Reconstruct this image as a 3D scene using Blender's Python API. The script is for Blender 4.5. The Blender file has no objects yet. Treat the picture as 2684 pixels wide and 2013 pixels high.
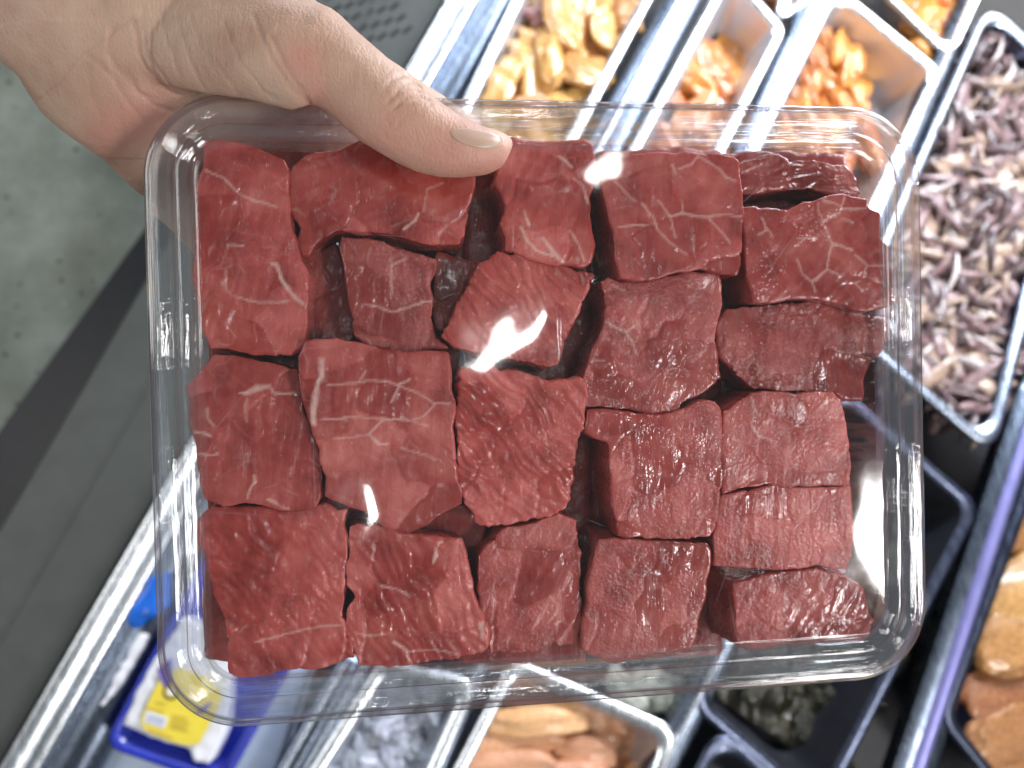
import bpy, bmesh, math, random
import numpy as np
from mathutils import Matrix, Vector, Euler
from mathutils.bvhtree import BVHTree

# ------------------------------------------------------------------ camera
S = bpy.context.scene
COL = S.collection
F_PX, CX, CY = 2107.0, 1342.0, 1006.5          # focal length and centre in photograph pixels
RIM_Z = 0.70                                   # height of the pan rims of the cold case
TILT = math.radians(12.0)
U = Vector((math.sin(math.radians(24)), math.cos(math.radians(24)), 0))
fwd = (Vector((0, 0, -1)) * math.cos(TILT) + U * math.sin(TILT)).normalized()
rgt = (Vector((1, 0, 0)) - fwd * fwd.x).normalized()
up = rgt.cross(fwd)
CAMLOC = Vector((0, 0, RIM_Z + 0.90 * math.cos(TILT)))
CM = Matrix((( rgt.x, up.x, -fwd.x, CAMLOC.x), (rgt.y, up.y, -fwd.y, CAMLOC.y),
             (rgt.z, up.z, -fwd.z, CAMLOC.z), (0, 0, 0, 1)))
cam = bpy.data.cameras.new('camera')
cam.sensor_width = 36.0
cam.lens = 36.0 * F_PX / 2684.0
cam.clip_start, cam.clip_end = 0.01, 50
cam.dof.use_dof = True
cam.dof.focus_distance = 0.222
cam.dof.aperture_fstop = cam.lens / 2.4
camo = bpy.data.objects.new('camera', cam); COL.objects.link(camo)
camo.matrix_world = CM
S.camera = camo

# tray pose in camera space (fitted to the four corners of its outline)
TR_CAM = Matrix(((0.99196896, -0.02258792, 0.12444823, 0.01337506),
                 (0.02441591, 0.99961496, -0.01318299, -0.00540727),
                 (-0.12410254, 0.01611563, 0.99213852, -0.22572079),
                 (0, 0, 0, 1)))
TW, TH = 0.218, 0.1677
TM = CM @ TR_CAM
TMI = TM.inverted()

def P(px, py, d):                              # a point seen at a pixel, d metres along the view axis
    return CM @ Vector(((px - CX) / F_PX * d, -(py - CY) / F_PX * d, -d))
def ray(px, py):
    return (P(px, py, 1.0) - CAMLOC).normalized()
def G(px, py, z=RIM_Z):                        # where that view line meets the level z
    r = ray(px, py); k = (z - CAMLOC.z) / r.z
    return CAMLOC + r * k
def TP(px, py, h=0.0):                         # the same on a plane of the tray, in tray coordinates
    o = TMI @ CAMLOC; r = TMI.to_3x3() @ ray(px, py)
    k = (h - o.z) / r.z
    return o + r * k
CR = {'F': (0, 0, .82414), 'P': (0, 0, 1.0), 'c1': (450, 330, 2.765), 'c2': (1150, 330, 2.765), 'c3': (1700, 380, 3.0722),
      'c4': (450, 850, 2.765), 'c5': (1150, 850, 2.765), 'c6': (1700, 920, 3.0722), 'c7': (450, 1280, 2.4578),
      'c8': (1250, 1280, 1.8433), 'h': (0, 0, 2.4578), 't': (700, 0, 2.765), 'b': (0, 1300, 2.212),
      'r': (1884, 0, 2.765), 'm': (1000, 0, 2.212), 'k': (800, 1500, 1.8433)}
def cp(c, pts):
    ox, oy, s = CR[c]
    return [(ox + x / s, oy + y / s) for x, y in pts]

# ------------------------------------------------------------------ world and lamps
wd = bpy.data.worlds.new('World'); S.world = wd; wd.use_nodes = True
bg = wd.node_tree.nodes['Background']
bg.inputs[0].default_value = (0.80, 0.86, 0.90, 1); bg.inputs[1].default_value = 0.22

def area(name, loc, target, sx, sy, radiance, col=(1, 1, 1), roll=0, shape='RECTANGLE', xdir=None):
    l = bpy.data.lights.new(name, 'AREA'); l.shape = shape; l.size = sx; l.size_y = sy
    a = sx * sy * (math.pi / 4 if shape in ('DISK', 'ELLIPSE') else 1)
    l.energy = radiance * a * math.pi; l.color = col
    o = bpy.data.objects.new(name, l); COL.objects.link(o)
    q = (Vector(target) - Vector(loc)).to_track_quat('-Z', 'Y')
    o.matrix_world = Matrix.Translation(loc) @ q.to_matrix().to_4x4() @ Matrix.Rotation(roll, 4, 'Z')
    if xdir is not None:                       # turn the lamp so that its long side lies along xdir
        z = (Vector(loc) - Vector(target)).normalized(); x = (xdir - z * xdir.dot(z)).normalized(); y = z.cross(x)
        o.matrix_world = Matrix(((x.x, y.x, z.x, loc[0]), (x.y, y.y, z.y, loc[1]), (x.z, y.z, z.z, loc[2]), (0, 0, 0, 1)))
    return o
TN = (TM.to_3x3() @ Vector((0, 0, 1))).normalized()
TC = TM @ Vector((0, 0, 0))
def mirror_spot(px, py, dist, h=0.003):        # where a lamp must hang to be mirrored by the lid at that place
    p = TM @ TP(px, py, h); r = ray(px, py)
    return p + (r - 2 * r.dot(TN) * TN) * dist
area('ceiling_lamp', mirror_spot(1330, 872, 1.5), TC, 0.17, 0.04, 85, (1, .98, .96), shape='ELLIPSE', xdir=rgt * .88 + up * .47)
area('ceiling_lamp', mirror_spot(992, 1300, 1.5), TC, 0.04, 0.04, 90, (1, .98, .96), shape='DISK')
area('ceiling_lamp', mirror_spot(2495, 1410, 1.5), TC, 0.27, 0.33, 50, (1, .98, .97), shape='ELLIPSE', xdir=rgt)
area('ceiling_lamp', mirror_spot(1600, 400, 1.5), TC, 0.05, 0.022, 80, (1, .97, .94), shape='ELLIPSE', xdir=rgt * .88 + up * .47)
area('ceiling_lamp', (2.1, 1.9, 2.45), TC, 1.1, 1.1, 13, (1, .96, .92))
area('ceiling_lamp', (-1.7, 0.3, 2.6), TC, 1.0, 1.0, 3.6, (1, .97, .93))
area('ceiling_lamp', (1.3, -1.7, 2.5), TC, 0.42, 0.42, 30, (1, .97, .94))  # unseen fill lamp added to brighten the meat, clear of the lid's mirror
area('case_led_strip', (0.70, 0.75, 1.30), (-0.15, 0.1, RIM_Z), 0.05, 0.9, 112, (.80, .88, 1.0), roll=math.pi / 2)
area('case_led_strip', (0.20, 1.15, 1.35), (0.0, 0.1, RIM_Z), 1.2, 0.05, 32, (.86, .92, 1.0))

floor_fill = area('added_floor_fill', (-1.6, 0.3, 2.6), (-1.6, 0.3, 0), 0.8, 0.8, 0.7, (1, .98, .95)); floor_fill.data.spread = math.radians(66)  # unseen fill added to brighten the floor, beam narrowed to miss the hand

S.view_settings.view_transform = 'Standard'; S.view_settings.look = 'None'
S.view_settings.exposure = 0.0; S.view_settings.gamma = 1.0
S.render.engine = 'CYCLES'
S.cycles.use_denoising = True
S.cycles.use_adaptive_sampling = True; S.cycles.adaptive_threshold = .025
S.cycles.max_bounces = 8; S.cycles.transparent_max_bounces = 24
S.cycles.sample_clamp_indirect = 6.0
S.cycles.caustics_reflective = True

# ------------------------------------------------------------------ helpers
rnd = random.Random(7)
def tag(o, label=None, cat=None, group=None, kind=None):
    if label: o['label'] = label
    if cat: o['category'] = cat
    if group: o['group'] = group
    if kind: o['kind'] = kind
    return o
def link_mesh(name, me, mat=None, parent=None, loc=None, smooth=True):
    o = bpy.data.objects.new(name, me); COL.objects.link(o)
    if mat and not me.materials: me.materials.append(mat)
    if smooth:
        me.polygons.foreach_set('use_smooth', [True] * len(me.polygons))
    if loc is not None: o.location = loc
    if parent: o.parent = parent
    return o
def mesh(name, verts, faces, mat=None, parent=None, smooth=True, origin=None):
    """verts in world space (or in the parent's space); the origin moves to the middle of the base"""
    v = np.array([tuple(q) for q in verts], float)
    if origin is None:
        origin = Vector((0, 0, 0)) if parent else Vector((v[:, 0].mean(), v[:, 1].mean(), v[:, 2].min()))
    me = bpy.data.meshes.new(name)
    me.from_pydata((v - np.array(origin)).tolist(), [], faces); me.update()
    return link_mesh(name, me, mat, parent, origin, smooth)
def empty(name, loc):
    o = bpy.data.objects.new(name, None); COL.objects.link(o); o.location = loc
    o.empty_display_size = .02
    return o
def loft_faces(n, m, close_u=True, cap0=False, cap1=False):
    f = []
    for i in range(m - 1):
        for j in range(n if close_u else n - 1):
            a = i * n + j; b = i * n + (j + 1) % n
            f.append((a, b, b + n, a + n))
    if cap0: f.append(tuple(range(n))[::-1])
    if cap1: f.append(tuple((m - 1) * n + j for j in range(n)))
    return f
def rounded_poly(c, r, n=8):
    out = []; k = len(c)
    for i in range(k):
        p = Vector(c[i][:2]); a = Vector(c[i - 1][:2]) - p; b = Vector(c[(i + 1) % k][:2]) - p
        la, lb = a.length, b.length; a.normalize(); b.normalize()
        ang = math.acos(max(-1, min(1, a.dot(b)))); t = min(r / math.tan(ang / 2), la * .45, lb * .45)
        s, e = p + a * t, p + b * t
        for j in range(n + 1):
            w = j / n
            out.append(s.lerp(p, w).lerp(p.lerp(e, w), w))
    return out
def inset(c, d):
    k = len(c); out = []; P2 = [Vector(q[:2]) for q in c]
    area2 = sum(P2[i].x * P2[(i + 1) % k].y - P2[(i + 1) % k].x * P2[i].y for i in range(k))
    sg = 1 if area2 > 0 else -1
    for i in range(k):
        e0 = (P2[i] - P2[i - 1]).normalized(); e1 = (P2[(i + 1) % k] - P2[i]).normalized()
        n0 = Vector((-e0.y, e0.x)) * sg; n1 = Vector((-e1.y, e1.x)) * sg
        m = n0 + n1
        out.append(P2[i] + m * (d * 2 / m.length_squared))
    return out
# vectorised gradient noise
_pr = np.random.RandomState(3); _perm = _pr.permutation(512); _perm = np.concatenate([_perm, _perm, _perm])
_g = _pr.normal(size=(512, 3)); _g /= np.linalg.norm(_g, axis=1)[:, None]
def pn(p):
    p = np.asarray(p, float); i = np.floor(p).astype(int); f = p - i; i &= 255
    w = f * f * f * (f * (f * 6 - 15) + 10); r = 0
    for dx in (0, 1):
        for dy in (0, 1):
            for dz in (0, 1):
                h = _perm[_perm[_perm[i[:, 0] + dx] % 256 + i[:, 1] + dy] % 256 + i[:, 2] + dz]
                d = f - (dx, dy, dz)
                r = r + (_g[h] * d).sum(1) * np.where(dx, w[:, 0], 1 - w[:, 0]) * np.where(dy, w[:, 1], 1 - w[:, 1]) * np.where(dz, w[:, 2], 1 - w[:, 2])
    return r * 1.5
def seg_dist(p, pl):
    """distance of 2-D points p (n,2) to a polyline"""
    best = np.full(len(p), 9.0)
    for a, b in zip(pl[:-1], pl[1:]):
        a = np.array(a[:2]); b = np.array(b[:2]); ab = b - a; L = max((ab ** 2).sum(), 1e-12)
        t = np.clip(((p - a) @ ab) / L, 0, 1)
        best = np.minimum(best, np.linalg.norm(p - (a + t[:, None] * ab), axis=1))
    return best
def remesh(name, verts, faces, vox, smooth=3, fac=.5):
    me = bpy.data.meshes.new(name); me.from_pydata([tuple(v) for v in verts], [], faces); me.update()
    bm = bmesh.new(); bm.from_mesh(me); bmesh.ops.recalc_face_normals(bm, faces=bm.faces); bm.to_mesh(me); bm.free()
    o = bpy.data.objects.new(name, me); COL.objects.link(o)
    r = o.modifiers.new('r', 'REMESH'); r.mode = 'VOXEL'; r.voxel_size = vox; r.use_smooth_shade = True
    if smooth:
        s = o.modifiers.new('s', 'SMOOTH'); s.iterations = smooth; s.factor = fac
    dg = bpy.context.evaluated_depsgraph_get()
    out = bpy.data.meshes.new_from_object(o.evaluated_get(dg))
    bpy.data.objects.remove(o); bpy.data.meshes.remove(me)
    out.name = name
    return out
def co(me):
    a = np.empty(len(me.vertices) * 3); me.vertices.foreach_get('co', a); return a.reshape(-1, 3)
def no(me):
    a = np.empty(len(me.vertices) * 3); me.vertex_normals.foreach_get('vector', a); return a.reshape(-1, 3)
def set_co(me, a):
    me.vertices.foreach_set('co', a.ravel()); me.update()

# ------------------------------------------------------------------ materials
class NT:
    def __init__(s, name):
        s.m = bpy.data.materials.new(name); s.m.use_nodes = True; s.t = s.m.node_tree
        s.b = s.t.nodes['Principled BSDF']; s.out = s.t.nodes['Material Output']
    def n(s, ty, **kw):
        n = s.t.nodes.new(ty)
        for k, v in kw.items():
            if k.startswith('i_'): n.inputs[k[2:].replace('_', ' ')].default_value = v
            else: setattr(n, k, v)
        return n
    def l(s, a, b): s.t.links.new(a, b)
    def coord(s, scale=(1, 1, 1), rot=(0, 0, 0), loc=(0, 0, 0)):
        t = s.n('ShaderNodeTexCoord'); m = s.n('ShaderNodeMapping')
        m.inputs['Scale'].default_value = scale; m.inputs['Rotation'].default_value = rot; m.inputs['Location'].default_value = loc
        s.l(t.outputs['Object'], m.inputs['Vector']); return m.outputs[0]
    def noise(s, v, scale, detail=3, rough=.55, dist=0):
        n = s.n('ShaderNodeTexNoise'); n.inputs['Scale'].default_value = scale; n.inputs['Detail'].default_value = detail
        n.inputs['Roughness'].default_value = rough; n.inputs['Distortion'].default_value = dist
        if v is not None: s.l(v, n.inputs['Vector'])
        return n.outputs['Fac']
    def ramp(s, v, stops):
        r = s.n('ShaderNodeValToRGB'); e = r.color_ramp.elements
        while len(e) < len(stops): e.new(.5)
        for k, (p, c) in enumerate(stops):
            e[k].position = p; e[k].color = (*c, 1) if len(c) == 3 else c
        s.l(v, r.inputs[0]); return r.outputs[0]
    def math(s, op, a, b=None, clamp=False):
        m = s.n('ShaderNodeMath', operation=op, use_clamp=clamp)
        for k, x in enumerate((a, b)):
            if x is None: continue
            if isinstance(x, (int, float)): m.inputs[k].default_value = x
            else: s.l(x, m.inputs[k])
        return m.outputs[0]
    def mix(s, f, a, b):
        m = s.n('ShaderNodeMix', data_type='RGBA')
        for k, x in ((0, f), (6, a), (7, b)):
            if isinstance(x, (int, float)): m.inputs[k].default_value = x
            elif isinstance(x, tuple): m.inputs[k].default_value = (*x, 1)
            else: s.l(x, m.inputs[k])
        return m.outputs[2]
    def bump(s, h, strength, dist, prev=None):
        b = s.n('ShaderNodeBump'); b.inputs['Strength'].default_value = strength if not hasattr(strength, 'links') else 1
        if hasattr(strength, 'links'): s.l(strength, b.inputs['Strength'])
        b.inputs['Distance'].default_value = dist
        s.l(h, b.inputs['Height'])
        if prev is not None: s.l(prev, b.inputs['Normal'])
        return b.outputs[0]
    def set(s, **kw):
        for k, v in kw.items():
            k = k.replace('_', ' ')
            if hasattr(v, 'links'): s.l(v, s.b.inputs[k])
            else: s.b.inputs[k].default_value = (*v, 1) if isinstance(v, tuple) and len(v) == 3 and 'Radius' not in k else v

def meat_mat(tone=0.0, grain=0.0, sparkle=.5, marb=.3, seed=0.0, fibre=.5):
    n = NT('raw_beef')
    v = n.coord(loc=(seed * 1.7, seed, seed * .3), rot=(0, 0, grain))
    vf = n.coord(loc=(seed, seed * 2, 0), rot=(0, 0, grain), scale=(1, .16, .6))
    big = n.noise(v, 75, 3, .6)
    fib = n.noise(vf, 900, 3, .6, .3)
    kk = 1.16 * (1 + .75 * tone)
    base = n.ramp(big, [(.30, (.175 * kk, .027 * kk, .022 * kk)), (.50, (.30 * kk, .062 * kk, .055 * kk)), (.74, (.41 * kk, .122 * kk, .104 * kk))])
    base = n.mix(n.math('MULTIPLY', n.ramp(fib, [(.5, (0, 0, 0)), (.75, (1, 1, 1))]), .22 + .25 * fibre), base, (.45, .135, .10))
    # muscle bundles differ a little in tone and in how coarse their cut face is
    bd = n.n('ShaderNodeAttribute', attribute_name='bundle')
    hv = n.n('ShaderNodeHueSaturation'); n.l(base, hv.inputs['Color'])
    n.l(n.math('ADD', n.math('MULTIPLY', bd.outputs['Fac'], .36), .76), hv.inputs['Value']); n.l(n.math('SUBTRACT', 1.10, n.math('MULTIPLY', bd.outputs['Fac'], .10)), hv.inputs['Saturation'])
    base = hv.outputs[0]
    # procedural fine marbling
    nz = n.n('ShaderNodeTexNoise'); nz.inputs['Scale'].default_value = 130; n.l(v, nz.inputs['Vector'])
    vm = n.n('ShaderNodeVectorMath', operation='MULTIPLY_ADD'); n.l(nz.outputs['Color'], vm.inputs[0]); vm.inputs[1].default_value = (.006,) * 3; n.l(v, vm.inputs[2])
    vo = n.n('ShaderNodeTexVoronoi', feature='DISTANCE_TO_EDGE'); vo.inputs['Scale'].default_value = 105; n.l(vm.outputs[0], vo.inputs['Vector'])
    ln = n.ramp(vo.outputs['Distance'], [(.0, (1, 1, 1)), (.05, (0, 0, 0))])
    gate = n.ramp(n.noise(v, 95, 2), [(.50, (0, 0, 0)), (.68, (1, 1, 1))])
    ln = n.math('MULTIPLY', n.math('MULTIPLY', ln, gate), marb)
    at = n.n('ShaderNodeAttribute', attribute_name='fat')
    fat = n.math('MAXIMUM', ln, at.outputs['Fac'])
    fatn = n.math('MULTIPLY', fat, n.math('ADD', n.math('MULTIPLY', n.noise(v, 260, 3, .7), 1.5), .02), True)
    colr = n.mix(fatn, base, (.66, .43, .38))
    # relief: grain of the cut face
    gmask = n.ramp(n.math('ADD', n.math('MULTIPLY', n.noise(v, 60, 2), .6), n.math('MULTIPLY', bd.outputs['Fac'], .4)), [(.40, (0, 0, 0)), (.58, (1, 1, 1))])
    h1 = n.noise(vf, 620, 2, .65, .6)
    v2 = n.n('ShaderNodeTexVoronoi'); v2.inputs['Scale'].default_value = 900; n.l(v, v2.inputs['Vector'])
    h2 = n.math('ADD', n.noise(v, 700, 2, .7, .4), n.math('MULTIPLY', v2.outputs['Distance'], .8))
    b1 = n.bump(h1, .10 + .35 * fibre, .0005)
    b2 = n.bump(n.math('MULTIPLY', h2, n.math('ADD', gmask, .08)), min(1, .06 + .85 * sparkle), .0013, b1)
    b3 = b2
    rg = n.ramp(n.noise(v, 240, 2), [(.35, (.20,) * 3), (.7, (.42,) * 3)])
    bw = n.bump(n.math('MULTIPLY', h2, n.math('ADD', gmask, .08)), .04 + .16 * sparkle, .0008, b1)
    n.set(Base_Color=colr, Roughness=rg, Normal=bw, Subsurface_Weight=.30, Subsurface_Scale=.0035,
          Subsurface_Radius=(1.0, .28, .2), Coat_Weight=min(1, .22 + .7 * sparkle), Coat_Roughness=.06)
    n.l(b3, n.b.inputs['Coat Normal'])
    n.b.inputs['Specular IOR Level'].default_value = .3
    return n.m

def schlick(n, facing, f0):                    # the same mirror share from either side of the thin sheet
    return n.math('ADD', n.math('MULTIPLY', n.math('POWER', facing, 5.0), 1 - f0), f0)

def plastic_mat(name, tint=(.965, .972, .98), bump=.0, scratch=True, refl=1.0):
    """thin clear moulded sheet: passes what is behind it and mirrors the room by its Fresnel share"""
    n = NT(name); n.t.nodes.remove(n.b)
    tr = n.n('ShaderNodeBsdfTransparent'); tr.inputs[0].default_value = (*tint, 1)
    gl = n.n('ShaderNodeBsdfGlossy'); gl.inputs['Roughness'].default_value = .05
    fr = n.n('ShaderNodeLayerWeight'); fr.inputs[0].default_value = .5
    fac = n.math('MULTIPLY', schlick(n, fr.outputs['Facing'], .047), 1.55 * refl, True)
    mx = n.n('ShaderNodeMixShader'); n.l(fac, mx.inputs[0]); n.l(tr.outputs[0], mx.inputs[1]); n.l(gl.outputs[0], mx.inputs[2])
    n.l(mx.outputs[0], n.out.inputs[0])
    return n.m

def rim_mat():
    """the thick moulded edge: bends what is behind it and catches streaks of light"""
    n = NT('moulded_clear_edge'); n.t.nodes.remove(n.b)
    tr = n.n('ShaderNodeBsdfTransparent'); tr.inputs[0].default_value = (.97, .98, .99, 1)
    rf = n.n('ShaderNodeBsdfRefraction'); rf.inputs['IOR'].default_value = 1.3; rf.inputs['Roughness'].default_value = .02; rf.inputs['Color'].default_value = (.95, .965, .98, 1)
    gl = n.n('ShaderNodeBsdfGlossy'); gl.inputs['Roughness'].default_value = .045
    fr = n.n('ShaderNodeLayerWeight'); fr.inputs[0].default_value = .5
    at = n.n('ShaderNodeAttribute', attribute_name='along')
    sp = n.n('ShaderNodeSeparateXYZ'); n.l(at.outputs['Vector'], sp.inputs[0])
    cb = n.n('ShaderNodeCombineXYZ'); n.l(n.math('MULTIPLY', sp.outputs[0], 13), cb.inputs[0]); n.l(n.math('MULTIPLY', sp.outputs[1], 900), cb.inputs[1])
    nb = n.bump(n.noise(cb.outputs[0], 1.0, 3, .6), .32, .0009)
    nb = n.bump(n.noise(n.coord(), 300, 2, .6), .10, .0004, nb)
    for x in (gl, fr, rf): n.l(nb, x.inputs['Normal'])
    m0 = n.n('ShaderNodeMixShader'); m0.inputs[0].default_value = .15; n.l(tr.outputs[0], m0.inputs[1]); n.l(rf.outputs[0], m0.inputs[2])
    mx = n.n('ShaderNodeMixShader'); n.l(n.math('MULTIPLY', schlick(n, fr.outputs['Facing'], .053), 2.6, True), mx.inputs[0]); n.l(m0.outputs[0], mx.inputs[1]); n.l(gl.outputs[0], mx.inputs[2])
    df = n.n('ShaderNodeBsdfTranslucent'); df.inputs[0].default_value = (.8, .85, .92, 1)
    d2 = n.n('ShaderNodeBsdfDiffuse'); d2.inputs[0].default_value = (.8, .85, .92, 1)
    dm = n.n('ShaderNodeMixShader'); n.l(df.outputs[0], dm.inputs[1]); n.l(d2.outputs[0], dm.inputs[2])
    m2 = n.n('ShaderNodeMixShader'); m2.inputs[0].default_value = .028; n.l(mx.outputs[0], m2.inputs[1]); n.l(dm.outputs[0], m2.inputs[2])
    n.l(m2.outputs[0], n.out.inputs[0])
    return n.m

def steel_mat(name, col=(.62, .65, .68), rough=.22, metal=1.0):
    n = NT(name); v = n.coord(scale=(1, .08, 1), rot=(0, 0, -.42))
    rg = n.ramp(n.noise(v, 260, 2), [(.3, (max(.03, rough - .07),) * 3), (.7, (rough + .08,) * 3)])
    n.set(Base_Color=col, Metallic=metal, Roughness=rg, Normal=n.bump(n.noise(n.coord(), 26, 2), .12, .004))
    return n.m

def food_mat(name, c1, c2, c3, scale=40, rough=.3, bump=.5, coat=.4):
    n = NT(name)
    oi = n.n('ShaderNodeObjectInfo'); v = n.coord()
    vm = n.n('ShaderNodeVectorMath', operation='ADD'); n.l(v, vm.inputs[0])
    cmb = n.n('ShaderNodeCombineXYZ'); n.l(n.math('MULTIPLY', oi.outputs['Random'], 7), cmb.inputs[0]); n.l(cmb.outputs[0], vm.inputs[1])
    f = n.noise(vm.outputs[0], scale, 4, .6, .4)
    c = n.ramp(f, [(.3, c1), (.5, c2), (.72, c3)])
    hs = n.n('ShaderNodeHueSaturation'); n.l(c, hs.inputs['Color'])
    n.l(n.math('ADD', n.math('MULTIPLY', oi.outputs['Random'], .5), .75), hs.inputs['Value'])
    n.l(n.math('ADD', n.math('MULTIPLY', oi.outputs['Random'], .03), .485), hs.inputs['Hue'])
    n.set(Base_Color=hs.outputs[0], Roughness=rough, Normal=n.bump(n.noise(vm.outputs[0], scale * 4, 3), bump, .002), Coat_Weight=coat, Coat_Roughness=.12)
    return n.m

def plain_mat(name, c, rough=.5, metal=0.0, nscale=60, var=.15, bump=.1, spec=.5):
    n = NT(name); v = n.coord()
    f = n.noise(v, nscale, 4)
    n.set(Base_Color=n.ramp(f, [(.3, tuple(x * (1 - var) for x in c)), (.7, tuple(min(1, x * (1 + var)) for x in c))]), Roughness=rough, Metallic=metal,
          Normal=n.bump(n.noise(v, nscale * 3, 3), bump, .002))
    n.b.inputs['Specular IOR Level'].default_value = spec
    return n.m

def floor_mat():
    n = NT('worn_concrete'); v = n.coord()
    a = n.noise(v, 5.5, 5, .65); b = n.noise(v, 16, 4, .6)
    c = n.ramp(a, [(.3, (.16, .185, .155)), (.5, (.265, .30, .26)), (.68, (.38, .415, .37))])
    vo = n.n('ShaderNodeTexVoronoi'); vo.inputs['Scale'].default_value = 26; n.l(v, vo.inputs['Vector'])
    sp = n.math('MULTIPLY', n.ramp(vo.outputs['Distance'], [(.06, (1, 1, 1)), (.17, (0, 0, 0))]), n.ramp(b, [(.42, (0, 0, 0)), (.5, (1, 1, 1))]))
    c = n.mix(sp, c, (.05, .04, .04))
    vo2 = n.n('ShaderNodeTexVoronoi'); vo2.inputs['Scale'].default_value = 21; n.l(n.coord(loc=(3, 5, 0)), vo2.inputs['Vector'])
    sp2 = n.math('MULTIPLY', n.ramp(vo2.outputs['Distance'], [(.05, (1, 1, 1)), (.13, (0, 0, 0))]), n.ramp(n.noise(v, 9, 2), [(.55, (0, 0, 0)), (.62, (1, 1, 1))]))
    c = n.mix(n.math('MULTIPLY', sp2, .7), c, (.5, .52, .5))
    c = n.mix(n.math('MULTIPLY', n.ramp(n.noise(v, 6, 3), [(.5, (0, 0, 0)), (.7, (1, 1, 1))]), .35), c, (.16, .15, .085))
    n.set(Base_Color=c, Roughness=.55, Normal=n.bump(b, .2, .004))
    return n.m

def skin_mat():
    n = NT('skin'); v = n.coord()
    a = n.noise(v, 38, 3, .6); b = n.noise(v, 150, 4, .65)
    c = n.ramp(a, [(.32, (.42, .27, .195)), (.52, (.50, .36, .265)), (.72, (.57, .445, .34))])
    red = n.n('ShaderNodeAttribute', attribute_name='flush')
    c = n.mix(n.math('MULTIPLY', red.outputs['Fac'], .7), c, (.56, .22, .18))
    cr = n.n('ShaderNodeAttribute', attribute_name='crease')
    c = n.mix(n.math('MULTIPLY', cr.outputs['Fac'], .35), c, (.36, .15, .115))
    c = n.mix(n.math('MULTIPLY', b, .20), c, (.50, .24, .19))
    w = n.noise(n.coord(scale=(1, .22, 1), rot=(0, 0, -.45)), 700, 3, .6, .6)
    w2 = n.noise(n.coord(scale=(1, .18, 1), rot=(0, 0, .5)), 420, 3, .6, .8)
    vo = n.n('ShaderNodeTexVoronoi', feature='DISTANCE_TO_EDGE'); vo.inputs['Scale'].default_value = 900; n.l(n.coord(scale=(1, .6, 1)), vo.inputs['Vector'])
    nb = n.bump(w, .35, .0005); nb = n.bump(w2, .35, .0006, nb); nb = n.bump(n.ramp(vo.outputs['Distance'], [(0, (0, 0, 0)), (.25, (1, 1, 1))]), .22, .00025, nb)
    n.set(Base_Color=c, Roughness=.47, Normal=nb, Subsurface_Weight=.30, Subsurface_Scale=.0035, Subsurface_Radius=(1.0, .35, .2))
    n.b.inputs['Specular IOR Level'].default_value = .38
    return n.m

M = {}
M['clear'] = plastic_mat('clear_plastic', refl=1.7)
M['lid'] = plastic_mat('clear_lid_plastic', refl=1.0)
M['rim'] = rim_mat()
M['steel'] = steel_mat('brushed_steel', (.74, .78, .84), .40, .8)
M['chrome'] = steel_mat('bright_chrome', (.87, .91, .96), .26)
M['darksteel'] = steel_mat('dark_steel', (.15, .18, .235), .28)  # blue cast of the LED spill is put into this colour
M['shadedsteel'] = steel_mat('steel_painted_shaded', (.10, .115, .17), .30)  # darker copy of the pan steel, shade of the lower right painted in
M['violetreflection'] = steel_mat('steel_painted_violet_reflection', (.30, .29, .62), .35, .6)  # violet reflection on plain steel, painted as its colour
M['halfshadedsteel'] = steel_mat('steel_painted_half_shaded', (.34, .38, .46), .28)  # milder shaded copy of the pan steel for the shredded meat pan
M['black'] = plain_mat('black_case_lining', (.018, .019, .026), .45)
M['panel'] = plain_mat('dark_grey_panel', (.055, .060, .056), .5, 0, 30, .12)
M['slot'] = plain_mat('vent_black', (.006, .006, .006), .8)
M['floor'] = floor_mat()
M['skin'] = skin_mat()
M['chicken'] = food_mat('marinated_chicken', (.44, .15, .035), (.68, .35, .09), (.80, .58, .28), 24, .18, .25, 1.0)
M['orange'] = food_mat('orange_marinade', (.38, .08, .025), (.62, .20, .035), (.76, .38, .10), 24, .18, .25, 1.0)
M['yellow'] = food_mat('yellow_marinade', (.26, .13, .02), (.46, .28, .05), (.60, .42, .12))
M['peach'] = food_mat('peach_chicken', (.50, .20, .08), (.72, .37, .18), (.82, .52, .32), 30, .32, .3)
M['slab'] = food_mat('brown_fillet', (.20, .07, .02), (.42, .18, .05), (.55, .30, .12), 26, .35, .3)
M['olive'] = food_mat('olive_greens_shaded', (.012, .012, .008), (.032, .030, .016), (.06, .055, .032), 50)  # darkened so that the shade in this pan sits in the colour
M['ice'] = food_mat('pale_tripe', (.30, .32, .42), (.46, .49, .58), (.64, .67, .74), 60, .25, .6, .5)
M['shred'] = food_mat('shredded_meat', (.12, .065, .07), (.23, .14, .145), (.36, .24, .24), 70, .3, .2, .5)
M['shred2'] = food_mat('shredded_meat_tan', (.18, .11, .09), (.34, .22, .17), (.44, .31, .24), 70, .3, .2, .5)
M['shred3'] = food_mat('shredded_meat_dark', (.05, .03, .035), (.10, .06, .065), (.17, .11, .11), 70, .3, .2, .5)
M['onion'] = food_mat('onion_slice', (.48, .38, .36), (.62, .53, .51), (.80, .75, .76), 60, .2, .1, .8)
M['bluetub'] = plain_mat('blue_plastic', (.02, .035, .36), .22, 0, 20, .15, .05)
M['bluelitsteel'] = plain_mat('steel_deck_painted_blue_lit', (.58, .68, .88), .3, .2, 14, .25)  # blue light falling on the steel deck, put into its base colour
M['bluepack'] = plain_mat('bright_blue_film', (.015, .13, .60), .2, 0, 30, .5, .3)
M['white'] = plain_mat('white_film', (.74, .75, .80), .3, 0, 30, .08, .3)
M['ylabel'] = plain_mat('yellow_label', (.78, .62, .06), .45, 0, 60, .05)
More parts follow.
